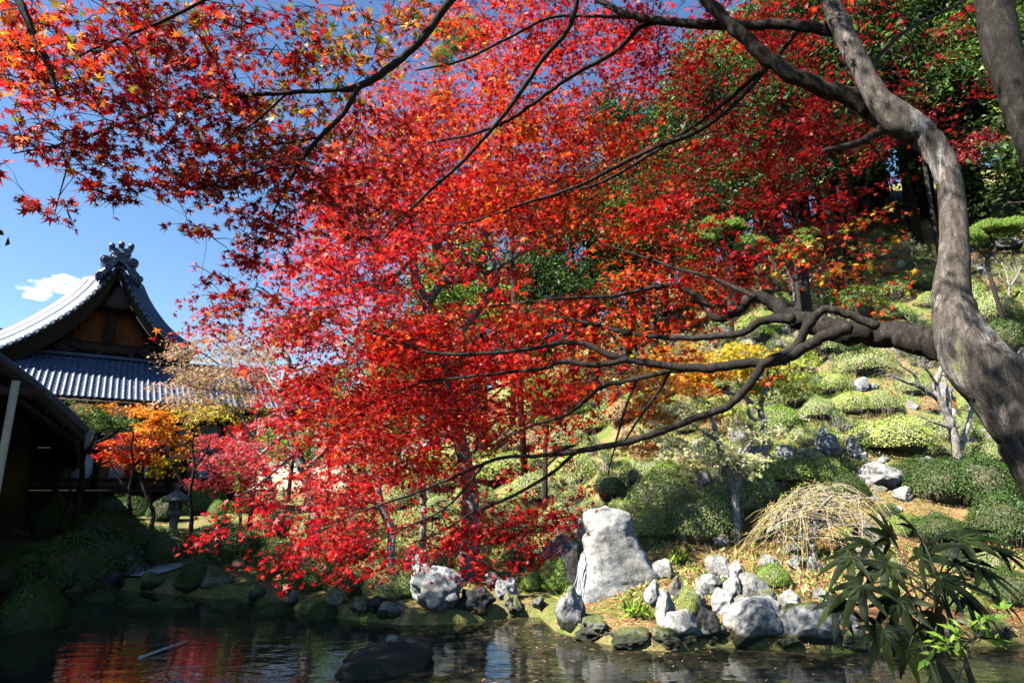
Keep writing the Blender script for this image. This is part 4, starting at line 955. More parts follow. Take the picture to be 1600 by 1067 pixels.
def loose_proto(kind, seed, n=5200):
    """an unclipped bush: pale forked stems carrying uneven clumps of leaves"""
    r = rng(seed); g = Geo(); tw = Geo(); C = []
    for i in range(26):
        a, q = r.uniform(0, 2*pi), r.uniform(.1, 1.35); R = r.uniform(.55, 1.08); e = np.array([R*math.sin(q)*cos(a), R*math.sin(q)*sin(a), .15+R*.95*math.cos(q)]); C.append(e)
        s = np.array([.10*cos(a), .10*sin(a), -.3]); m = (s+e)/2+r.normal(0, .10, 3); tube(tw, crom([s, m, e], 4), np.linspace(.026, .007, 9), 4)
        for k in range(4): f = e+r.normal(0, .22, 3); tube(tw, [m, (m+f)/2+r.normal(0, .04, 3), f], [.010, .008, .004], 3)
    C = np.array(C); k = r.integers(0, len(C), n); v = rdir(r, n); tone = np.exp(r.normal(0, .28, len(C)))[k][:, None]
    X = C[k]+v*(r.random(n)**.5)[:, None]*np.array([.27, .27, .17]); rhomb(g, X, v*.5+[0, 0, .7]+r.normal(0, .5, (n, 3)), rdir(r, n), .052*np.exp(r.normal(0, .3, n)), np.clip(pick(r, kind, n)*tone, 0, .8), .55, .1)
    root = thing('loose_shrub', None, 'shrub', (0, 0, 0), 'loose shrubs on the rockery')
    mk('foliage', g, M['shrub'], root); mk('stem', tw, M['twig'], root); return root
for nm, kd, sd in (('loosepale', 'pale', 1), ('looseclip', 'clip', 2), ('loosemid', 'mid', 3), ('looserust', 'brown', 4)): SP[nm] = [loose_proto(kd, 600+sd*2), loose_proto(kd, 601+sd*2, 3000)]
SPN.update({'loosepale': 'pale leaved loose shrub', 'looseclip': 'olive loose shrub with grey stems', 'loosemid': 'dark green loose shrub', 'looserust': 'brown leaved thin shrub'})
r_ = rng(77); n_ = 0
for t in range(5000):
    px, py = (r_.uniform(960, 1680), r_.uniform(360, 760)) if t % 3 else (r_.uniform(640, 1040), r_.uniform(560, 860))
    if px > 1180 and py < 470 and px < 1500 and r_.random() < .6: continue
    w = r_.uniform(34, 80)*(1+.5*(py-500)/500); w *= 1.0
    if any(math.hypot(px-a, (py-b)*1.5) < (w/2+c)*.70 for a, b, c in PLACED): continue
    b = G(px, py)
    if b[1] > 38 or b[2] < .9: continue
    shrub(px, py+w*.28, w, w*.56, r_.choice(['clip', 'clipl', 'clip', 'rusty', 'clipl', 'leafy', 'clipd', 'loosepale', 'looseclip', 'loosemid', 'looserust', 'looseclip', 'loosepale', 'loosemid', 'looseclip', 'looserust']), seed=200+t); n_ += 1
    if n_ > 330: break
n_ = 0
for t in range(1200):
    px, py = r_.uniform(1000, 1640), r_.uniform(380, 860); b = G(px, py)
    if b[1] > 34 or b[2] < .7: continue
    w = r_.uniform(12, 34); rock(px, py, w, w*r_.uniform(.5, .9), int(r_.integers(0, 8)), r_.choice(['rock', 'rockp', 'rockm']), rz=r_.uniform(0, 6)); n_ += 1
    if n_ > 110: break
for k in SP:
    for o in SP[k]:
        if o.name not in _used:
            for c in list(o.children): bpy.data.objects.remove(c)
            bpy.data.objects.remove(o)

# ------------------------------------------------------------------ middle distance trees
def tree(name, label, trunks, regions, bark_='barkm', leaf='maple', palspec=LOBE5, rad=.010, seed=0, cat='tree', group=None, wob=.06, maxd=9, shift=True):
    """trunks: list of (pixel course, Y0, Y1); the first course starts at the foot"""
    p0, Y0, _ = trunks[0]; foot = P(p0[0][0], p0[0][1], Y0); gy = G(p0[0][0], p0[0][1])[1]
    if foot[2]-float(H(foot[0], foot[1])) > 1.25 and gy < 31 and shift:
        k = gy/Y0; trunks = [(p, a*k, b*k) for p, a, b in trunks]; regions = [(a, b, c, d, e*k, f*k, int(n*1.1), m, R*k, z*k**.6, q) for a, b, c, d, e, f, n, m, R, z, q in regions]; Y0 = gy; rad *= k
    foot = P(p0[0][0], p0[0][1], Y0); foot[2] = float(H(foot[0], foot[1]))
    root = thing(name, label, cat, foot, group); g = Geo(); A = []
    for i, (p, a, b) in enumerate(trunks):
        q = traced(g, [(x, y, w*.72) for x, y, w in p], a, b, 9, 5, wob, seed*10+i); A.append(q)
    q0 = A[0][0]
    if q0[2] > foot[2]-.1: tube(g, [foot-[0, 0, .3], q0[:3]*.5+(foot-[0, 0, .3])*.5, q0[:3]], [q0[3]*1.35, q0[3]*1.15, q0[3]], 9)
    mk('trunk', g, M[bark_], root, True); A = np.concatenate(A); r = rng(700+seed); lf = Geo(); tw = Geo(); fill(lf, tw, r, A, regions, palspec, rad, maxd)
    if tw.v: mk('branches', tw, M[bark_], root)
    if lf.v: mk('foliage', lf, M[leaf], root)
    return root
tree('maple_tree', 'crimson maple with pale crooked trunk between the hall and the pond', [
   ([(492,800,12),(486,770,11),(474,735,10.5),(462,705,9),(452,675,8),(444,640,7),(438,612,7),(446,585,7),(451,565,6.5),(441,545,4),(437,530,2.5)], 14.5, 14.5),
   ([(452,675,6),(430,690,4),(405,712,3),(380,730,2)], 14.5, 13.8), ([(462,705,5),(440,725,4),(400,760,2.4),(370,775,1.5)], 14.5, 13.6), ([(438,612,4),(425,600,3.2),(412,575,2.4),(400,560,1.4)], 14.5, 14.8),
   ([(446,585,4),(470,575,3),(495,568,2)], 14.5, 14.0), ([(474,735,5),(510,700,4),(530,660,3),(560,640,2)], 14.5, 14.4), ([(486,770,4),(530,750,3),(560,745,1.6)], 14.5, 14.0)],
   [(440,645,45,36, 13.6,15.4, 22,50,.55,.115,'pink'),(400,720,50,45, 13,14.6, 34,50,.55,.11,'pink'),(470,590,90,30, 13.6,15.6, 30,50,.6,.12,'scarlet'),(540,660,70,60, 13.5,15.5, 50,50,.6,.12,'scarlet'),
    (500,520,50,30, 14,15.5, 12,46,.6,.12,'scarlet'),(440,770,70,26, 13,14.5, 26,46,.5,.11,'crimson'),(540,740,60,40, 13,15, 26,46,.55,.12,'scarlet')], 'barkl', seed=1)
tree('maple_tree', 'tall scarlet maple in the middle with several leaning grey trunks', [
   ([(735,770,17),(722,700,15),(705,640,13),(697,590,11),(690,545,11),(678,510,11),(668,475,12),(650,440,10),(645,400,10),(640,380,9),(625,350,7),(612,310,5),(600,260,3)], 13.0, 12.2),
   ([(668,475,9),(692,440,9),(708,430,9),(694,400,9),(678,378,9),(668,350,7),(655,300,5),(640,240,3),(640,170,2)], 12.5, 12.0), ([(700,440,8),(745,430,8),(725,405,8),(706,385,7),(690,345,6),(700,290,4),(720,220,3)], 12.4, 12.6),
   ([(692,545,8),(735,500,9),(768,455,9),(776,420,9),(768,395,8),(758,370,7),(760,320,5),(780,250,4),(800,180,2)], 12.6, 12.8), ([(645,400,6),(610,440,4),(570,445,3),(540,430,2)], 12.4, 12.0),
   ([(697,590,6),(640,610,4),(590,625,3)], 12.8, 12.0), ([(776,420,5),(840,380,4),(900,350,2.5)], 12.6, 12.6), ([(768,455,5),(830,500,4),(900,520,2.5)], 12.6, 12.6)],
   [(640,250,130,110, 11,14, 130,56,.75,.125,'scarlet'),(770,200,110,110, 11,14, 64,56,.75,.125,'scarlet'),(800,300,50,60, 11,13.5, 12,56,.75,.12,'fire'),(560,340,90,80, 11,13, 70,56,.7,.12,'scarlet'),
    (720,330,100,50, 11.5,13.5, 56,56,.7,.12,'scarlet'),(560,430,90,40, 11,13, 44,52,.65,.12,'crimson'),(760,440,70,30, 11.5,13, 16,50,.6,.12,'scarlet'),(700,560,110,50, 11.5,13.5, 60,54,.65,.12,'scarlet'),(760,540,60,40, 12,13.5, 12,50,.6,.12,'fire'),
    (620,640,80,50, 11,13, 50,52,.6,.12,'scarlet'),(740,640,50,40, 11.5,13.5, 12,50,.6,.12,'fire')], 'barkm', rad=.016, seed=2, shift=False)
tree('maple_tree', 'low red maple with pale forked trunk behind the shore shrubs', [
   ([(612,830,8),(596,790,8),(590,760,7),(580,720,6),(568,690,5),(556,660,3)], 12.6, 12.6), ([(590,760,5),(620,735,4),(650,715,3)], 12.6, 12.4), ([(596,790,4),(560,775,3.4),(530,770,2)], 12.6, 12)],
   [(600,720,90,50, 11.8,13.4, 46,46,.5,.11,'scarlet'),(540,780,60,40, 11.5,12.8, 24,44,.45,.11,'crimson'),(700,745,60,22, 12,13, 12,40,.4,.10,'scarlet')], 'barkl', seed=3)
tree('maple_tree', 'golden orange maple spreading under the big lower bough', [
   ([(1150,742,9),(1195,700,8),(1192,660,7),(1188,632,6),(1196,610,5),(1200,585,4),(1195,560,2)], 15.5, 15.2), ([(1188,640,5),(1160,620,4),(1120,610,3.4),(1080,600,2.6),(1030,600,1.6)], 15.3, 14.8), ([(1192,660,5),(1172,650,4),(1165,620,3),(1150,590,2)], 15.3, 15), ([(1120,610,3),(1080,640,2.4),(1020,655,1.5)], 15, 14.6)],
   [(1110,560,110,26, 14.2,15.8, 76,50,.55,.13,'gold'),(1060,590,80,28, 14.0,15.5, 64,50,.55,.13,'orange'),(1020,630,60,34, 13.8,15, 46,46,.5,.12,'orange'),(1000,690,40,22, 13.6,14.6, 12,40,.4,.12,'orange'),
    (1200,590,60,34, 14.8,16, 40,50,.55,.13,'lime'),(1180,560,60,20, 14.8,16, 22,46,.5,.13,'gold'),(1100,640,60,16, 14.4,15, 14,36,.4,.12,'orange'),(1230,560,40,20, 15,16, 12,40,.45,.12,'lime')], 'barkl', seed=4)
tree('maple_tree', 'pale green maple with twin stems among the hillside boulders', [
   ([(1148,772,8),(1140,745,7.5),(1130,718,7),(1122,690,6.5),(1116,665,5.5),(1112,640,4),(1106,625,3)], 14.0, 14.0), ([(1148,772,6),(1152,740,5.5),(1152,718,4.5),(1158,700,3.4)], 14.0, 13.8), ([(1122,690,4),(1108,680,3),(1090,670,2)], 14, 13.6),
   ([(1152,718,3.6),(1175,690,3.2),(1188,670,2.8),(1196,655,2)], 13.9, 13.9)],
   [(1080,690,60,20, 13.2,14.2, 26,46,.42,.10,'pale'),(1140,715,50,16, 13.2,14.0, 22,46,.40,.10,'pale'),(1190,670,44,14, 13.5,14.2, 18,46,.40,.10,'pale'),(1120,635,50,14, 13.6,14.4, 16,42,.40,.10,'lime'),(1060,650,50,24, 13.2,14.2, 16,40,.4,.10,'pale'),(1170,735,20,8, 13.4,13.8, 4,30,.3,.09,'pale')], 'barkl', seed=5)
tree('maple_tree', 'small orange and scarlet maple in front of the dark hall facade', [
   ([(240,800,4),(228,770,4),(222,745,3.6),(226,715,3),(232,690,2.4),(236,665,1.6)], 21.5, 21.5), ([(222,745,2.6),(200,725,2),(185,710,1.2)], 21.5, 21), ([(226,715,2.4),(250,700,2),(270,690,1)], 21.5, 21.5)],
   [(235,650,34,30, 20.6,22.4, 24,60,.62,.15,'orange'),(200,700,44,24, 20.4,22, 26,60,.62,.15,'fire'),(270,680,36,30, 20.6,22.4, 20,56,.6,.15,'orange'),(250,725,40,16, 20.6,22, 12,50,.55,.14,'gold'),(180,715,26,14, 20.4,21.6, 9,50,.5,.14,'scarlet')], 'barkd', rad=.014, seed=6)
tree('maple_tree', 'layered rose red maple against the pale hall wall', [
   ([(392,800,4.5),(384,770,4),(372,750,3.6),(360,735,3),(348,715,2)], 23, 23), ([(384,770,3),(350,745,2),(325,735,1.2)], 23, 22.5)],
   [(350,690,40,18, 22,24, 20,60,.6,.15,'pink'),(330,720,38,14, 22,24, 16,60,.6,.15,'pink'),(350,745,40,14, 22,23.5, 14,56,.6,.14,'pink'),(375,680,24,20, 22,24, 10,56,.6,.15,'scarlet'),(310,755,24,8, 22,23.5, 6,50,.5,.14,'pink')], 'barkd', rad=.014, seed=7)
tree('evergreen_tree', 'dark green small tree beside the pavilion eave', [
   ([(118,812,6),(122,780,5.4),(128,745,5),(130,715,4.6),(142,695,4),(150,675,2.6)], 19, 19), ([(130,715,3.4),(112,690,2.8),(100,665,1.8)], 19, 19), ([(142,695,3),(175,680,2.4),(195,660,1.4)], 19, 19), ([(122,780,3),(145,740,2.6),(160,715,1.6)], 19, 19)],
   [(130,645,50,18, 18,20, 30,80,.55,.10,'mid'),(175,660,34,12, 18.4,19.6, 14,70,.5,.10,'mid'),(100,650,26,16, 18,19.6, 12,70,.5,.10,'mid'),(150,635,40,6, 18.4,19.4, 5,30,.5,.10,'orange')], 'barkd', leaf='green', rad=.012, seed=8)
tree('bare_tree', 'half bare tree with russet and yellow leaves in front of the tiled roof', [
   ([(432,830,6),(425,770,5.5),(412,720,5),(396,690,4.6),(380,655,4),(372,625,3.4),(366,590,2.6),(358,550,1.6)], 20, 20), ([(396,690,4),(400,650,3.4),(402,620,2.6),(400,580,1.6)], 20, 20.4), ([(412,720,3.6),(380,700,3),(352,665,2.4),(340,630,1.6)], 20, 19.6),
   ([(380,655,3),(340,620,2.6),(310,600,2),(280,590,1.2)], 20, 19.4), ([(366,590,2.4),(330,560,2),(300,545,1.2)], 20, 19.6), ([(372,625,2.6),(410,590,2),(430,560,1.2)], 20, 20.4), ([(412,720,3),(360,720,2.4),(330,712,1.4)], 20, 19.4)],
   [(350,560,85,44, 18,21, 130,24,.7,.12,'brown'),(320,610,75,36, 18,21, 110,24,.7,.12,'brown'),(400,570,50,55, 17.6,21, 70,22,.7,.12,'brown'),(400,640,36,22, 19.4,20.6, 20,24,.6,.09,'yel'),(330,640,50,16, 18,20.4, 40,24,.6,.12,'yel'),(410,700,14,24, 19.6,20.4, 12,50,.45,.11,'yel')], 'barkl', rad=.013, seed=9)
tree('maple_tree', 'shrubby green and yellow tree between the crimson trunks and grey wall', [
   ([(662,790,6),(660,760,6),(650,730,5),(640,700,4),(630,680,2.4)], 16.5, 16.5), ([(650,730,4),(620,715,3),(590,705,1.6)], 16.5, 16.5)],
   [(610,690,60,24, 16,17.5, 30,60,.5,.11,'leafy'),(640,720,60,24, 16,17.5, 26,60,.5,.11,'lime'),(580,730,40,24, 16,17.2, 16,56,.5,.11,'leafy')], 'barkl', leaf='green', seed=10)
tree('bushy_tree', 'bright leafy sapling with glossy leaves left of the crimson trunks', [
   ([(376,822,3),(376,800,3),(380,770,2.6),(384,740,2),(380,715,1.2)], 19, 19)], [(376,740,16,24, 18.6,19.4, 9,34,.3,.16,'leafy'),(374,780,18,20, 18.6,19.4, 9,34,.3,.15,'leafy'),(356,718,12,8, 18.6,19.4, 3,26,.25,.15,'leafy'),(372,800,18,12, 18.6,19.4, 6,40,.3,.13,'leafy')], 'barkd', leaf='green', seed=11)
tree('bare_shrub', 'dark bare many stemmed shrub before the hall veranda', [
   ([(96,812,3.5),(90,770,3),(80,730,2.4),(70,700,1.4)], 19.5, 19.5), ([(96,812,3),(110,770,2.4),(108,735,1.6),(114,705,1)], 19.5, 19.5), ([(90,770,2),(66,750,1.6),(50,720,1)], 19.5, 19.5)],
   [(90,730,40,40, 19,20, 20,14,.5,.07,'clipd')], 'barkd', leaf='green', seed=12)
for i, (x, lab) in enumerate([(300, 'first thin dark bare tree right of the stone lantern'), (205, 'thin dark bare tree left of the stone lantern')]):
    tree('bare_tree', lab, [([(x,810,4),(x-3,770,3.6),(x+4,730,3),(x,700,2.4),(x+5,670,1.4)], 20.5, 20.5), ([(x-3,770,2.6),(x-24,740,2),(x-36,715,1)], 20.5, 20.3), ([(x+4,730,2.6),(x+22,705,2),(x+30,680,1)], 20.5, 20.7)],
     [(x,710,36,36, 20,21, 22,8,.6,.06,'brown')], 'barkd', seed=13+i)
# red and pink maples that stand up on the wooded hill
tree('maple_tree', 'dusty rose maple high on the dark wooded slope, upper right', [([(1490,215,4),(1485,170,4),(1478,130,3),(1470,100,2)], 24, 24), ([(1485,170,3),(1515,140,2),(1540,110,1)], 24, 24)],
   [(1470,125,50,14, 23,25, 34,56,.7,.12,'pink'),(1510,90,26,12, 23,25, 14,50,.6,.12,'pink'),(1440,165,34,14, 23,25, 14,46,.6,.12,'pink'),(1490,50,40,10, 23,25, 16,50,.6,.12,'pink')], 'barkd', rad=.014, seed=20)
tree('maple_tree', 'low rose maple below the dusty rose crown on the wooded slope', [([(1445,260,4),(1440,235,3.6),(1430,215,3),(1420,200,2)], 22, 22)],
   [(1420,195,50,14, 21,23, 22,50,.6,.11,'pink'),(1490,235,44,12, 21,23, 16,50,.6,.11,'pink'),(1540,215,30,10, 21,23, 10,46,.6,.11,'pink')], 'barkd', rad=.014, seed=21)
tree('maple_tree', 'rose maple behind the right edge of the trunk, dim', [([(1600,330,4),(1596,280,3.6),(1592,250,3),(1588,225,2)], 20, 20)],
   [(1585,235,24,20, 19,21, 16,46,.5,.11,'pink'),(1560,210,26,8, 19,21, 8,40,.5,.11,'rusty')], 'barkd', rad=.014, seed=22)
tree('maple_tree', 'deep red maple behind the green pads right of centre', [([(1200,440,7),(1195,400,6),(1188,360,5),(1180,330,3)], 20, 20)],
   [(1200,350,60,30, 19,21.5, 36,50,.7,.12,'crimson'),(1150,310,60,30, 19,21.5, 30,50,.7,.12,'crimson'),(1280,375,46,20, 19,21, 20,46,.6,.12,'pink'),(1230,300,80,40, 20,22, 36,50,.7,.12,'crimson'),(1060,380,60,40, 19,21, 26,50,.7,.12,'fire'),(1110,430,60,30, 18,20, 24,46,.6,.12,'fire')], 'barkm', rad=.016, seed=23)
tree('bare_tree', 'small bare pinkish tree above the thick bough joint', [([(1245,500,5),(1243,470,4.4),(1238,440,3.6),(1225,415,2.6)], 17, 17), ([(1243,470,3.6),(1265,440,2.8),(1285,415,1.8)], 17, 17), ([(1238,440,2.6),(1250,410,1.8)], 17, 17)],
   [(1250,415,50,22, 16.4,17.6, 26,16,.5,.07,'brown'),(1280,440,30,20, 16.4,17.6, 12,14,.4,.07,'rusty')], 'barkl', rad=.010, seed=24)
tree('bare_tree', 'small grey bare tree right of the big maple trunk', [([(1575,470,3),(1577,450,2.6),(1572,425,2),(1565,410,1.2)], 17, 17), ([(1577,450,2),(1590,430,1.6),(1596,415,1)], 17, 17), ([(1577,450,1.8),(1560,430,1.2)], 17, 17)],
   [(1575,425,22,12, 16.6,17.4, 12,8,.35,.05,'clip')], 'barkl', rad=.008, seed=25)

def bare_forked():
    K = 15.3/13.2; foot = P(1502, 742, 13.2*K)
    root = thing('bare_tree', 'bare forked tree with pale smooth stem below the leaning maple trunk', 'tree', foot); g = Geo(); A = []
    for i, (p, a, b) in enumerate([
       ([(1506,775,9.5),(1502,740,9),(1496,710,8.5),(1490,680,8.5),(1484,655,8),(1474,635,7),(1465,618,6.5),(1462,600,6),(1470,578,4.5),(1475,560,3)], 13.2, 13.0),
       ([(1470,628,5.5),(1455,615,5),(1436,604,4),(1418,598,3),(1400,590,2),(1385,586,1)], 13.1, 12.8), ([(1436,604,3),(1428,585,2.4),(1410,573,1.6),(1400,560,.8)], 12.9, 12.7),
       ([(1484,655,5),(1482,625,4),(1476,595,3),(1472,570,2)], 13.1, 13.3), ([(1496,710,5.5),(1504,690,5),(1512,665,4.4),(1518,640,3.6),(1522,615,2)], 13.2, 13.5),
       ([(1488,668,3.4),(1465,662,2.4),(1448,655,1.6),(1435,650,.8)], 13.1, 12.8), ([(1463,600,3),(1448,578,2),(1436,570,1)], 13, 12.8), ([(1504,690,2),(1492,672,1.4)], 13.2, 13.2),
       ([(1470,585,2.5),(1490,590,1.8),(1505,602,1)], 13, 13)]): A.append(traced(g, [(x, y, w*.75) for x, y, w in p], a*K, b*K, 9, 5, .10, 800+i))
    mk('trunk', g, M['barkl'], root, True); A = np.concatenate(A); g = Geo(); r = rng(8); B = A[A[:, 3] < .05]
    cs = [B[r.integers(len(B)), :3]+r.normal(0, .22, 3)+[-.08, 0, .05] for _ in range(420)]
    carry(g, r, cs, B, .006, 2); mk('twigs', g, M['barkl'], root)
bare_forked()
def weeping():
    Y = 12.9; foot = P(1276, 890, Y); foot[2] = float(H(foot[0], foot[1]))-.05
    root = thing('weeping_tree', 'weeping bare tree with umbrella of arching pale twigs and sparse yellow leaves', 'tree', foot); g = Geo(); A = []
    for i, (p, a, b) in enumerate([([(1277,892,6),(1272,870,5.5),(1266,852,5),(1268,838,4.8),(1276,822,4.5),(1270,806,4),(1255,795,4),(1240,790,3)], Y, Y),
        ([(1276,824,4),(1292,812,4),(1300,800,3.4),(1322,785,2.6),(1350,778,1.8)], Y, Y+.2), ([(1255,795,3.4),(1236,800,3),(1215,815,2),(1200,830,1.2)], Y, Y-.3), ([(1268,838,3.4),(1240,842,2.6),(1215,838,1.6)], Y, Y-.2),
        ([(1270,806,3),(1262,785,2.6),(1275,768,1.8),(1300,762,1)], Y, Y+.3), ([(1292,812,3),(1330,820,2.4),(1360,810,1.4)], Y, Y+.1), ([(1270,806,3),(1285,790,2.4),(1300,775,1.4)], Y, Y-.6), ([(1255,795,3),(1270,780,2),(1250,770,1.2)], Y, Y+.7)]): A.append(traced(g, [(x, y, w*1.15) for x, y, w in p], a, b, 7, 5, .12, 820+i))
    mk('trunk', g, M['barkl'], root, True); A = np.concatenate(A); g = Geo(); lf = Geo(); r = rng(31)
    c = P(1282, 822, Y); rx = 112/FPX*Y
    for i in range(250):
        a = r.uniform(0, 2*pi); q = r.random()**.5; s = A[r.integers(len(A)//4, len(A)), :3]
        e = c + np.array([cos(a)*rx*q*1.15, sin(a)*rx*.85*q, 0]); e[2] = c[2] + .62*(1-q*q) - .75*q**3 + r.normal(0, .1)
        if cos(a) > 0: e[2] += .18*q
        k = 9; t = np.linspace(0, 1, k)[:, None]; m = (s+e)/2; m[2] = max(s[2], e[2])+r.uniform(.12, .34); m[:2] += r.normal(0, .10, 2)
        p = (1-t)**2*s+2*t*(1-t)*m+t*t*e; p += r.normal(0, .016, p.shape); tube(g, p, np.linspace(.007, .0025, k), 3, np.array([(.42, .38, .33)])*(1-t)+np.array([(.50, .34, .10) if r.random() < .6 else (.45, .40, .34)])*t)
        if r.random() < .7:
            d = p[-1]-p[-3]; ee = p[-1]+d*r.uniform(.4, 1.4)+[0, 0, -.1]; tube(g, [p[-1], (p[-1]+ee)/2, ee], [.0035, .003, .002], 3, (.50, .34, .10))
        n = int(r.integers(8, 26)) if cos(a) < .4 else int(r.integers(2, 12)); idx = r.integers(3, k, n)
        rhomb(lf, p[idx]+r.normal(0, .025, (n, 3)), rdir(r, n), rdir(r, n)-[0, 0, 1], .05, pick(r, 'rusty' if r.random() < .3 else 'clipl', n), .3)
    mk('twigs', g, M['litter'], root); mk('foliage', lf, M['shrub'], root)
weeping()

# ---- pines with flat needle pads
def pine(label, px, py, Y, pads, trunk, pal='needle', seed=0):
    trunk = [(a, b, c*.6) for a, b, c in trunk]; foot = P(px, py, Y); foot[2] = float(H(foot[0], foot[1]))
    root = thing('pine_tree', label, 'pine', foot); g = Geo(); A = [traced(g, trunk, Y, Y, 8, 5, .08, 860+seed)]
    q0 = A[0][0]
    if q0[2] > foot[2]: tube(g, [foot-[0, 0, .2], q0[:3]], [q0[3]*1.2, q0[3]], 8)
    r = rng(870+seed); lf = Geo(); A = np.concatenate(A); cs = []
    pads = [q for a, b, c_, d in pads for q in [(a, b, c_*.75, d)]+[(a+r.normal(0, c_*.55), b+r.normal(0, d*.6), c_*.5, d*.75) for _ in range(3)]]
    for (cx, cy, rx, ry) in pads:
        c = P(cx, cy, Y+r.normal(0, .2)); R = rx/FPX*Y; h = ry*1.5/FPX*Y; cs.append(c-[0, 0, h*.3])
        n = int(26*rx*ry**.5/3); u = r.random(n)**.5; th = r.uniform(0, 2*pi, n)
        B = c + np.stack([u*R*np.cos(th), u*R*np.sin(th), h*(np.sqrt(np.maximum(0, 1-u*u))*r.uniform(.2, 1, n)-.35)], 1)
        for k in range(3):
            T = np.stack([u*np.cos(th)*.7, u*np.sin(th)*.7, np.full(n, 1.0)], 1)+r.normal(0, .45, (n, 3)); rhomb(lf, B, rdir(r, n), T, .14, pick(r, pal, n), .10, .02)
        for k in range(5): a = r.uniform(0, 2*pi); cs.append(c+[.6*R*cos(a), .6*R*sin(a), -h*.2])
    carry(g, r, cs, A, .02, 6); mk('trunk', g, M['barkd'], root, True); mk('foliage', lf, M['needle'], root)
pine('lime green garden pine seen through the lower gap in the red leaves', 850, 690, 17, [(840,600,26,16),(862,612,22,14),(835,620,20,10),(880,598,16,10),(905,640,18,10),(850,655,16,8)], [(852,700,6),(855,660,5),(848,630,4.6),(850,605,3)], seed=1)
pine('pine with cloud shaped pads between red foliage, upper middle', 1140, 470, 21, [(1115,352,34,16),(1170,378,34,18),(1100,372,24,14),(1150,350,20,10)], [(1140,470,6),(1138,430,6),(1130,400,5),(1125,375,3)], seed=2)
pine('rounded green pine above the pink tipped shrub on the slope', 1245, 430, 20, [(1240,385,32,18),(1255,378,24,12)], [(1245,440,5),(1243,410,4),(1240,390,3)], seed=3)
pine('spreading pine right of the maple trunk at the top of the rockery', 1560, 420, 19, [(1545,358,38,16),(1575,352,30,12),(1520,368,22,12)], [(1545,425,5),(1542,405,4.4),(1555,390,4),(1548,370,3)], seed=4)
pine('tall pine top glimpsed between red leaves near the top', 820, 330, 24, [(815,195,26,22),(820,215,20,14),(700,50,40,26),(740,60,34,24),(690,90,30,20),(690,160,26,16)], [(800,420,7),(800,300,6),(790,200,5),(730,90,3)], seed=5)


# ------------------------------------------------------------------ wooded hillside
def forest_proto(name, pal, seed, n=5200, leafsize=.20):
    r = rng(seed); g = Geo(); b = Geo()
    root = thing(name, None, 'tree', (0, 0, 0), 'trees of the wooded hillside')
    tp = np.array([[0, 0, -.8, .22], [.1, .05, 2, .19], [-.05, .15, 5, .14], [.1, 0, 8, .07], [.0, 0, 9.6, .02]]); q = crom(tp, 4); tube(b, q[:, :3], q[:, 3], 8)
    cl = []
    for i in range(46):
        h = r.uniform(.22, 1.0); a = r.uniform(0, 2*pi); R = (2.9*math.sin(min(1, (1.05-h)*1.35+.12)*pi/2))*r.uniform(.45, 1.0); z = 1.8+8.2*h
        c = np.array([R*cos(a), R*sin(a), z]); cl.append(c); s = q[np.argmin(abs(q[:, 2]-(z-.8)))][:3]; m = (s+c)/2+[0, 0, .1]
        tube(b, [s, m, c], [.06, .04, .015], 4)
    cl = np.array(cl); k = r.integers(0, len(cl), n); v = rdir(r, n); rad = r.random(n)**.4
    S = .75+.35*r.random(len(cl))
    X = cl[k] + v*rad[:, None]*S[k][:, None]*np.array([1.05, 1.05, .62])
    tone = np.exp(r.normal(0, .30, len(cl)))[k][:, None]
    rhomb(g, X, v*.7+np.array([0, 0, .7])+r.normal(0, .5, (n, 3)), rdir(r, n)-[0, 0, .4], leafsize*np.exp(r.normal(0, .25, n)), np.clip(pick(r, pal, n)*tone, 0, .6), .5)
    mk('trunk', b, M['barkd'], root, True); mk('foliage', g, M['green'], root); return root
FP = [('evergreen_tree', 'dark evergreen tree', forest_proto('evergreen_tree', 'dark', 1, 9000, .17)), ('evergreen_tree', 'mid green leafy tree', forest_proto('evergreen_tree', 'mid', 2, 9000, .17)),
      ('evergreen_tree', 'dark dense tree', forest_proto('evergreen_tree', 'dark', 3, 9500, .16)), ('broadleaf_tree', 'yellow green broadleaf tree', forest_proto('broadleaf_tree', 'leafy', 4, 9000, .17))]
r_ = rng(99); fpos = []
extra = []
for px in range(1010, 1720, 50):
    b = G(px, 352 if px > 1300 else 400); extra.append((b[0]+r_.normal(0, .5), b[1]+1.2+r_.uniform(0, 1), int(r_.choice([0, 2, 1, 0])))); extra.append((b[0]+2+r_.normal(0, .8), b[1]+6+r_.uniform(0, 2), int(r_.choice([0, 2, 1, 3]))))
spots = [(9,24.5,0),(12.5,23,2),(6,26,1),(3.5,27.5,0),(1.2,29.5,2),(-1.5,31,3),(-4.2,34,1),(-6.5,37,3),(-9.5,41,3),(-12.5,44,1),(-15,47,3),(19.5,20,0),(22,24,2),(14.5,27,0),(11,28.5,1),(18,26,2),(7.8,30.5,0),(4.5,32.5,2),(1.5,35,0),(-2,37,1),
         (-5,42,0),(-9,47,3),(-13,51,1),(27,23,0),(12,33,2),(17,32,0),(22,31,1),(8,36,1),(4,39,0),(0,42,1),(-18,52,1),(-22,55,3),(28,29,2),(33,24,0),(10.5,21.8,2),(23,20,2),(20,22.5,1),(14,24.5,0),(10,33,0),(14,31,2),(19,35,0),(25,27,1),(6.5,33.5,2),(12.5,37,0),(30,19,2),(16,38,2)]
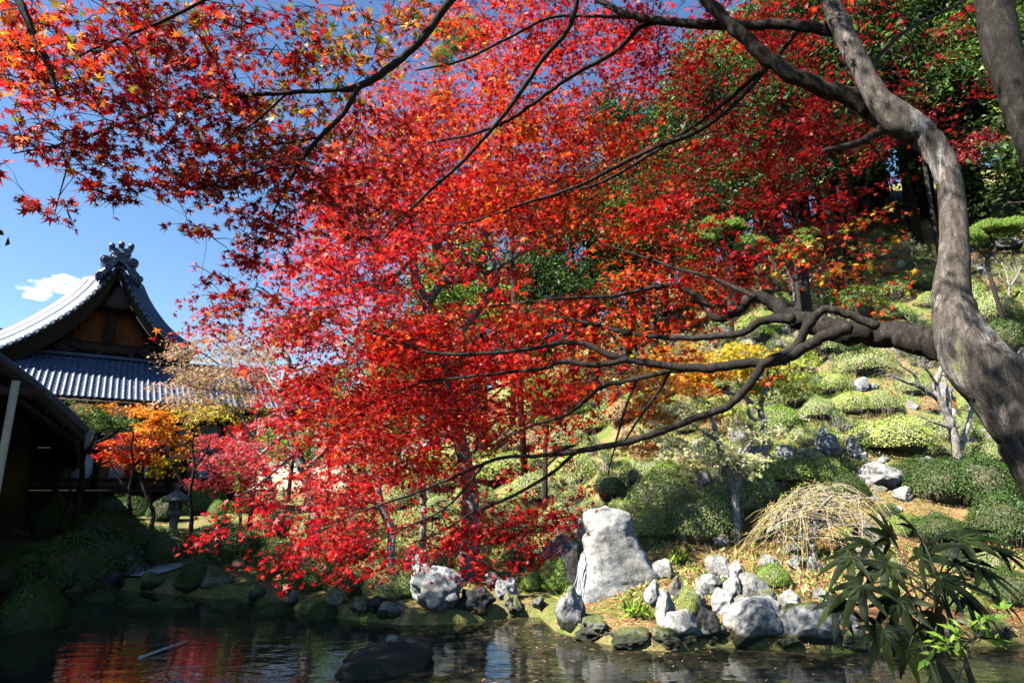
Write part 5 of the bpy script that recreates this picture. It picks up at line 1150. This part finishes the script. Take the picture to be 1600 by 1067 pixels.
for i, (x, y, k) in enumerate(spots+extra):
    nm, lab, src = FP[k]; s = (.8+.45*r_.random())*(1.25 if i > 32 else 1); z = float(H(x, y)); sc = (s*1.05, s*1.05, s*(.95+.3*r_.random()))
    if y > 40: s *= .8; sc = tuple(v*.85 for v in sc)
    if src.name not in _used: _used.add(src.name); o = src; o.location = (x, y, z); o.scale = sc
    else: o = dup(src, (x, y, z), r_.uniform(0, 6.28), sc)
    FP[k] = (nm, lab, src); later(o, lab, (x, y, z+7*s), 90)
# a line of cedars beyond the left edge, behind the pavilion, whose shade falls over the pond
for i, (x, y, s, lab) in enumerate([(-12.5, 6.2, 1.15, 'tall dark cedar beside the pavilion, outside the left edge'), (-12, 3.2, 1.1, 'dark cedar second from the pavilion, outside the left edge'), (-16.5, 9, 1.3, 'tallest cedar behind the pavilion, outside the left edge'),
      (-15.5, 4.5, 1.3, 'dark cedar in the back row, outside the left edge'), (-10.6, .6, .95, 'dark cedar on the near bank to the left of the viewer'), (-13.8, 8.2, 1.05, 'dark cedar leaning over the pavilion eave, outside the left edge'), (-9.9, 5.4, 1.05, 'dark cedar at the pond corner, outside the left edge'), (-19, 12.5, 1.35, 'dark cedar farthest along the left boundary')]):
    o = dup(FP[0][2], (x, y, .5), i*1.1, (s*1.1, s*1.1, s)); o['label'] = lab; o['group'] = 'cedars beyond the left edge'

# ------------------------------------------------------------------ lantern, waterfall, plants, small things
def lathe(g, c, prof, seg=24, sq=None):
    prof = np.array(prof, float); th = np.arange(seg)*2*pi/seg; n = len(prof)
    f = 1.0 if sq is None else 1/np.maximum(np.abs(np.cos((th % (2*pi/sq))-pi/sq)), .3)
    V = np.stack([prof[:, 0, None]*np.cos(th)*f, prof[:, 0, None]*np.sin(th)*f, np.repeat(prof[:, 1, None], seg, 1)], -1)+np.asarray(c)
    i = np.arange(n-1)[:, None]*seg; j = np.arange(seg)[None]; g.add(V.reshape(-1, 3), np.stack([i+j, i+(j+1) % seg, i+seg+(j+1) % seg, i+seg+j], -1).reshape(-1, 4))
def lantern():
    f = P(268, 846, 17.0); f[2] = float(H(f[0], f[1])); root = thing('stone_lantern', 'weathered stone lantern on a tall round post in the dark garden', 'stone lantern', f)
    for nm, pr, sq in [('base', [(0, .16), (.24, .16), (.30, .10), (.34, 0), (.34, -.1), (0, -.1)], 6), ('shaft', [(.13, .14), (.125, .5), (.15, .53), (.15, .60), (.125, .63), (.13, 1.0)], None),
                       ('platform', [(.13, .98), (.26, 1.06), (.27, 1.14), (0, 1.14)], 6), ('cap', [(0, 1.44), (.40, 1.40), (.41, 1.47), (.28, 1.56), (.14, 1.66), (.07, 1.70), (0, 1.70)], 6),
                       ('finial', [(.05, 1.69), (.08, 1.74), (.09, 1.80), (.05, 1.88), (0, 1.92)], None)]:
        g = Geo(); lathe(g, f, [(a*.82, z*.92) for a, z in pr], 24, sq); mk(nm, g, M['stone'], root)
    g = Geo()
    for k in range(6): a = k*pi/3+.3; box(g, f+[.14*cos(a), .14*sin(a), 1.17], (.05, .05, .28))
    lathe(g, f, [(.10, 1.04), (.10, 1.32)], 6); mk('light_box', g, M['stone'], root)
lantern()
def waterfall():
    m, n, l, b = new_mat('falling_water'); b.inputs['Base Color'].default_value = (.75, .8, .86, 1); b.inputs['Roughness'].default_value = .15; b.inputs['Specular IOR Level'].default_value = .8
    t_ = n.new('ShaderNodeBsdfTransparent'); mx = n.new('ShaderNodeMixShader'); mx.inputs[0].default_value = .55; l.new(t_.outputs[0], mx.inputs[1]); l.new(b.outputs[0], mx.inputs[2]); l.new(mx.outputs[0], n['Material Output'].inputs[0])
    g = Geo(); r = rng(44)
    for s in range(30):
        o0 = r.normal(0, 2.2); sp = r.normal(0, 5.0); y0 = r.uniform(858, 885); y1 = r.uniform(925, 958); k = 14; t = np.linspace(0, 1, k)
        p = np.array([P(911-10*u+o0+sp*u*u+1.2*math.sin(u*9+s), y0+(y1-y0)*u, 11.75-.35*u**.5) for u in t]); tube(g, p, np.full(k, r.uniform(.005, .013))*(.6+.4*np.sin(t*pi*3+s)**2), 4)
    for s in range(40):
        c = P(902+r.normal(0, 7), 957+r.normal(0, 1.5), 11.3); tube(g, [c, c+r.normal(0, .02, 3)+[0, 0, .03]], [.008, .004], 4)
    o = mk('waterfall', g, m, None, True); tag(o, 'thin white waterfall running down left of the tall pale boulder', 'waterfall', None, None)
    rock(900, 962, 44, 96, 5, 'rockd', Y=12.2, deep=.6, what='dark wet ledge boulder behind the thin waterfall', group=None)
waterfall()
def fatsia():
    root = thing('broadleaf_plant', 'broad leaved plant with large drooping lobed leaves, shade put into the leaf colour', 'plant', (2.45, 3.55, float(H(2.45, 3.55)))); g = Geo(); st = Geo(); r = rng(61)
    base = np.array([2.45, 3.55, float(H(2.45, 3.55))-.05]); crown = [P(1450, 985, 3.6), P(1420, 960, 3.7), P(1480, 950, 3.5)]
    for c in crown: tube(st, crom([base+r.normal(0, .04, 3)*[1, 1, 0], (base+c)/2+r.normal(0, .05, 3), c], 5), np.linspace(.022, .013, 11), 7)
    # leaf blades: px, py, size in px, direction angle the leaf points to on the photo (deg, 0 right, 90 up), depth
    L = [(1345,915,95,215,3.5),(1385,880,100,205,3.6),(1330,870,85,200,3.7),(1405,935,100,235,3.4),(1440,870,100,60,3.7),(1500,840,95,25,3.7),(1470,905,100,10,3.5),(1530,890,95,-5,3.6),(1510,935,95,-25,3.5),
         (1380,985,80,250,3.4),(1460,960,90,-70,3.35),(1430,830,80,120,3.8),(1360,850,80,160,3.8),(1560,860,80,15,3.8),(1420,1010,70,260,3.3),(1390,840,80,100,3.9),(1460,1010,80,-80,3.3),(1550,930,70,-10,3.6),(1310,940,70,225,3.6),(1490,870,80,45,3.9)]
    for (px, py, s, ang, Y) in L:
        c = P(px, py, Y); S = s/FPX*Y*.74; k = crown[r.integers(3)]; m = (c+k)/2+[0, 0, .08]; tube(st, crom([k, m, c], 5), np.linspace(.006, .0035, 11), 5)
        d = np.array([cos(radians(ang)), .25*r.normal(), sin(radians(ang))]); d[2] -= .1; d /= np.linalg.norm(d)
        nrm = np.array([r.normal(0, .25), -.42, .9]); nrm -= d*np.dot(nrm, d); nrm /= np.linalg.norm(nrm); bb = np.cross(nrm, d); nl = 8
        for q in range(nl):
            a = radians(-125+250*q/(nl-1)); ln = S*(1.0-.35*abs(q-(nl-1)/2)/((nl-1)/2)); t = d*cos(a)+bb*sin(a); w = np.cross(nrm, t); W = ln*.11; col = pick(r, 'dark', 1, .1)*.22  # leaf green scaled far down, shade put into the colour
            rows = []
            for u in np.linspace(0, 1, 9):
                ww = W*(math.sin(min(1, u*1.05)**.8*pi)**.8 if u < 1 else 0)+(.25*W if u < .3 else 0); ce = c+t*ln*u-nrm*ln*.22*u*u-np.array([0, 0, 1])*ln*.16*u*u
                rows += [ce-w*ww+nrm*ww*.18, ce-nrm*.002, ce+w*ww+nrm*ww*.18]
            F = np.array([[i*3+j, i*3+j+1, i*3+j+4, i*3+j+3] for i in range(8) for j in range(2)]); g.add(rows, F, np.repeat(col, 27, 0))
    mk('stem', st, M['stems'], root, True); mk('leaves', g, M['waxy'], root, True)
M['waxy'] = leaf_mat('waxy_leaf', .12, .12, .55)
fatsia()
def nandina():
    b0 = np.array([2.15, 2.9, float(H(2.15, 2.9))]); root = thing('nandina_sprig', 'bright green pointed leaf sprig at the lower right, in front of the dark plant', 'plant', b0); st = Geo(); g = Geo(); r = rng(71)
    a = P(1500, 1120, 3.05); hub = P(1520, 1000, 3.1); tube(st, crom([b0, a, hub], 6), np.linspace(.012, .005, 13), 6)
    tube(st, crom([b0+[-.1, .1, 0], P(1470, 1080, 3.2), P(1440, 1010, 3.2)], 6), np.linspace(.014, .006, 13), 6)
    for e in [(1455,1000),(1480,975),(1445,1030),(1545,965),(1565,950),(1500,1030),(1480,1010),(1560,1000),(1530,975)]:
        E = P(e[0], e[1], 3.1+r.normal(0, .06)); c = crom([hub, (hub+E)/2+[0, 0, .02], E], 5); tube(st, c, np.linspace(.0035, .0015, 11), 4)
        n = 9; idx = r.integers(3, 11, n); T = (E-hub)+r.normal(0, .12, (n, 3))-[0, 0, .06]; cs = c[idx]
        Tn = T/np.linalg.norm(T, axis=1)[:, None]; rhomb(g, cs+Tn*.03, np.array([0, -.5, .9])+r.normal(0, .35, (n, 3)), T, r.uniform(.055, .085, n), pick(r, 'leafy', n, .1)*1.0, .30, .04)
    mk('stem', st, M['stems'], root, True); mk('leaves', g, M['green'], root)
nandina()
def ferns():
    r = rng(81)
    for i, (px, py, s) in enumerate([(985,965,16),(1005,962,12),(1010,968,12),(885,940,14),(875,905,16),(1440,1000,14),(900,880,16),(1060,880,14)]):
        b = G(px, py); g = Geo(); S = s/FPX*b[1]*2.2; n = 34; T = np.stack([r.normal(0, .6, n), r.normal(0, .6, n), np.full(n, .8)], 1); Tn = T/np.linalg.norm(T, axis=1)[:, None]
        rhomb(g, b+Tn*S*.45, rdir(r, n), T, S*r.uniform(.6, 1.1, n), pick(r, 'leafy', n), .12, .03); o = mk('grass_tuft', g, M['green'], None); tag(o, None, 'grass tuft', 'tufts of strappy leaves by the pond'); later(o, 'bright strappy leaf tuft', b, s)
ferns()
def litter():
    r = rng(91); g = Geo(); n = 52000
    x = np.where(r.random(n) < .5, r.uniform(1, 10, n), r.uniform(-8, 12, n)); y = r.uniform(8.5, 17, n); z = H(x, y); s = z > .04; x, y, z = x[s], y[s], z[s]; n = len(x)
    a = r.uniform(0, 2*pi, n); T = np.stack([np.cos(a), np.sin(a), .15*r.normal(0, 1, n)], 1); N = np.tile([0, 0, 1.0], (n, 1))+r.normal(0, .2, (n, 3))
    cs = np.array([(.55, .30, .12), (.62, .40, .20), (.40, .18, .08), (.28, .14, .06), (.5, .08, .04)]); rhomb(g, np.stack([x, y, z+.018], 1), N, T, r.uniform(.06, .16, n), cs[r.integers(0, 5, n)], .10, .01)
    mk('fallen_needles', g, M['litter'], kind='stuff', label='fallen brown needles and leaves scattered on the bank', cat='leaf litter')
    g = Geo(); n = 1500; x = r.uniform(-1.5, 6, n); y = r.uniform(6.5, 12, n); s = (H(x, y) < -.05) & (r.random(n) < np.clip((y-6)/4, .15, 1)); x, y = x[s], y[s]; n = len(x)
    a = r.normal(0, .8, n); T = np.stack([np.cos(a), np.sin(a), 0*a], 1); rhomb(g, np.stack([x, y, np.full(n, .006)], 1), np.tile([0, 0, 1.0], (n, 1)), T, r.uniform(.04, .13, n), cs[r.integers(0, 4, n)], .09, 0)
    mk('floating_needles', g, M['litter'], kind='stuff', label='pine needles floating on the pond', cat='leaf litter')
    # tufts and low cover on the hill
    g = Geo(); n = 150000; x = r.uniform(-9, 19, n); y = r.uniform(9, 34, n); z = H(x, y); s = (z > .35) & ((vnoise(x, y, 1.1, 9) > -.05) | (z < 1.0)) ; x, y, z = x[s], y[s], z[s]; n = len(x)
    T = np.stack([r.normal(0, .5, n), r.normal(0, .5, n), np.full(n, 1.0)], 1); col = np.concatenate([pick(r, 'clip', n//2), pick(r, 'rusty', n//4), pick(r, 'leafy', n-n//2-n//4)]); r.shuffle(col)
    hgt = r.uniform(.05, .16, n); rhomb(g, np.stack([x, y, z+hgt*.35], 1), rdir(r, n), T, hgt, col*.9, .28, .03)
    mk('ground_cover', g, M['shrub'], kind='stuff', label='low moss, grass and fern cover on the bank and slope', cat='ground cover')
litter()
def twig_float():
    g = Geo(); p = crom([P(222, 994, 8.9)*[1, 1, 0]+[0, 0, .01], P(260, 982, 9.3)*[1, 1, 0]+[0, 0, .03], P(298, 967, 9.8)*[1, 1, 0]+[0, 0, .02]], 5); tube(g, p, np.linspace(.022, .010, len(p)), 6)
    o = mk('driftwood', g, M['twig'], None, True); tag(o, 'thin bare stick floating on the dark pond, left', 'stick')
twig_float()
def path():
    m = plain('raked_gravel', (.34, .33, .31), .95, .35, 60, .1, .8)
    g = Geo(); c = G(190, 882); n = 40
    ring = [(c[0]+2.4*cos(t)*(1+.15*sin(3*t)), c[1]+1.5*sin(t)*(1+.2*cos(2*t)+.1*sin(5*t))) for t in np.linspace(0, 2*pi, n, endpoint=False)]
    rr = []
    for s in (1, .66, .33): rr += [(c[0]+(x-c[0])*s, c[1]+(y-c[1])*s) for x, y in ring]
    rr = np.array(rr+[(c[0], c[1])]); z = H(rr[:, 0], rr[:, 1])+.02; z = np.maximum(z, 0)+.03
    F = [[q*n+i, q*n+(i+1) % n, (q+1)*n+(i+1) % n, (q+1)*n+i] for q in range(2) for i in range(n)]
    g.add(np.column_stack([rr, z]), [np.array(F), np.array([[2*n+i, 2*n+(i+1) % n, 3*n] for i in range(n)])]); mk('path', g, m, kind='structure', label='pale gravel patch in the shaded garden', cat='path')
path()
def cloud():
    m = bpy.data.materials.new('cloud_vapour'); m.use_nodes = True; n = m.node_tree.nodes; l = m.node_tree.links; n.clear(); out = n.new('ShaderNodeOutputMaterial'); v = n.new('ShaderNodeVolumePrincipled')
    tc = n.new('ShaderNodeTexCoord'); a = n.new('ShaderNodeTexNoise'); a.inputs['Scale'].default_value = .012; a.inputs['Detail'].default_value = 6; l.new(tc.outputs['Object'], a.inputs['Vector'])
    r_ = n.new('ShaderNodeMapRange'); l.new(a.outputs[0], r_.inputs[0]); r_.inputs[1].default_value = .46; r_.inputs[2].default_value = .68; r_.inputs[3].default_value = 0; r_.inputs[4].default_value = .03
    l.new(r_.outputs[0], v.inputs['Density']); v.inputs['Color'].default_value = (1, 1, 1, 1); v.inputs['Anisotropy'].default_value = .2; l.new(v.outputs[0], out.inputs['Volume'])
    c = P(80, 455, 2600); g = Geo(); import bmesh; bm = bmesh.new(); bmesh.ops.create_icosphere(bm, subdivisions=4, radius=1.0); V = np.array([q.co[:] for q in bm.verts]); F = np.array([[q.index for q in f.verts] for f in bm.faces]); bm.free()
    for dx, dz, rx, rz in [(-75,0,58,34),(0,22,85,26),(80,44,60,16)]:
        W_ = V*(1+.28*np.array([noise.noise(Vector(q*2+Vector((dx, 0, 0)))) for q in V]))[:, None]; g.add(W_*[rx, 80, rz]+[dx, 0, dz], F)
    o = mk('cloud', g, m, None, True); o.location = tuple(c); tag(o, 'small white cloud in the blue sky left of the temple ridge', 'cloud'); m.cycles.volume_step_rate = 1
cloud()

settle()
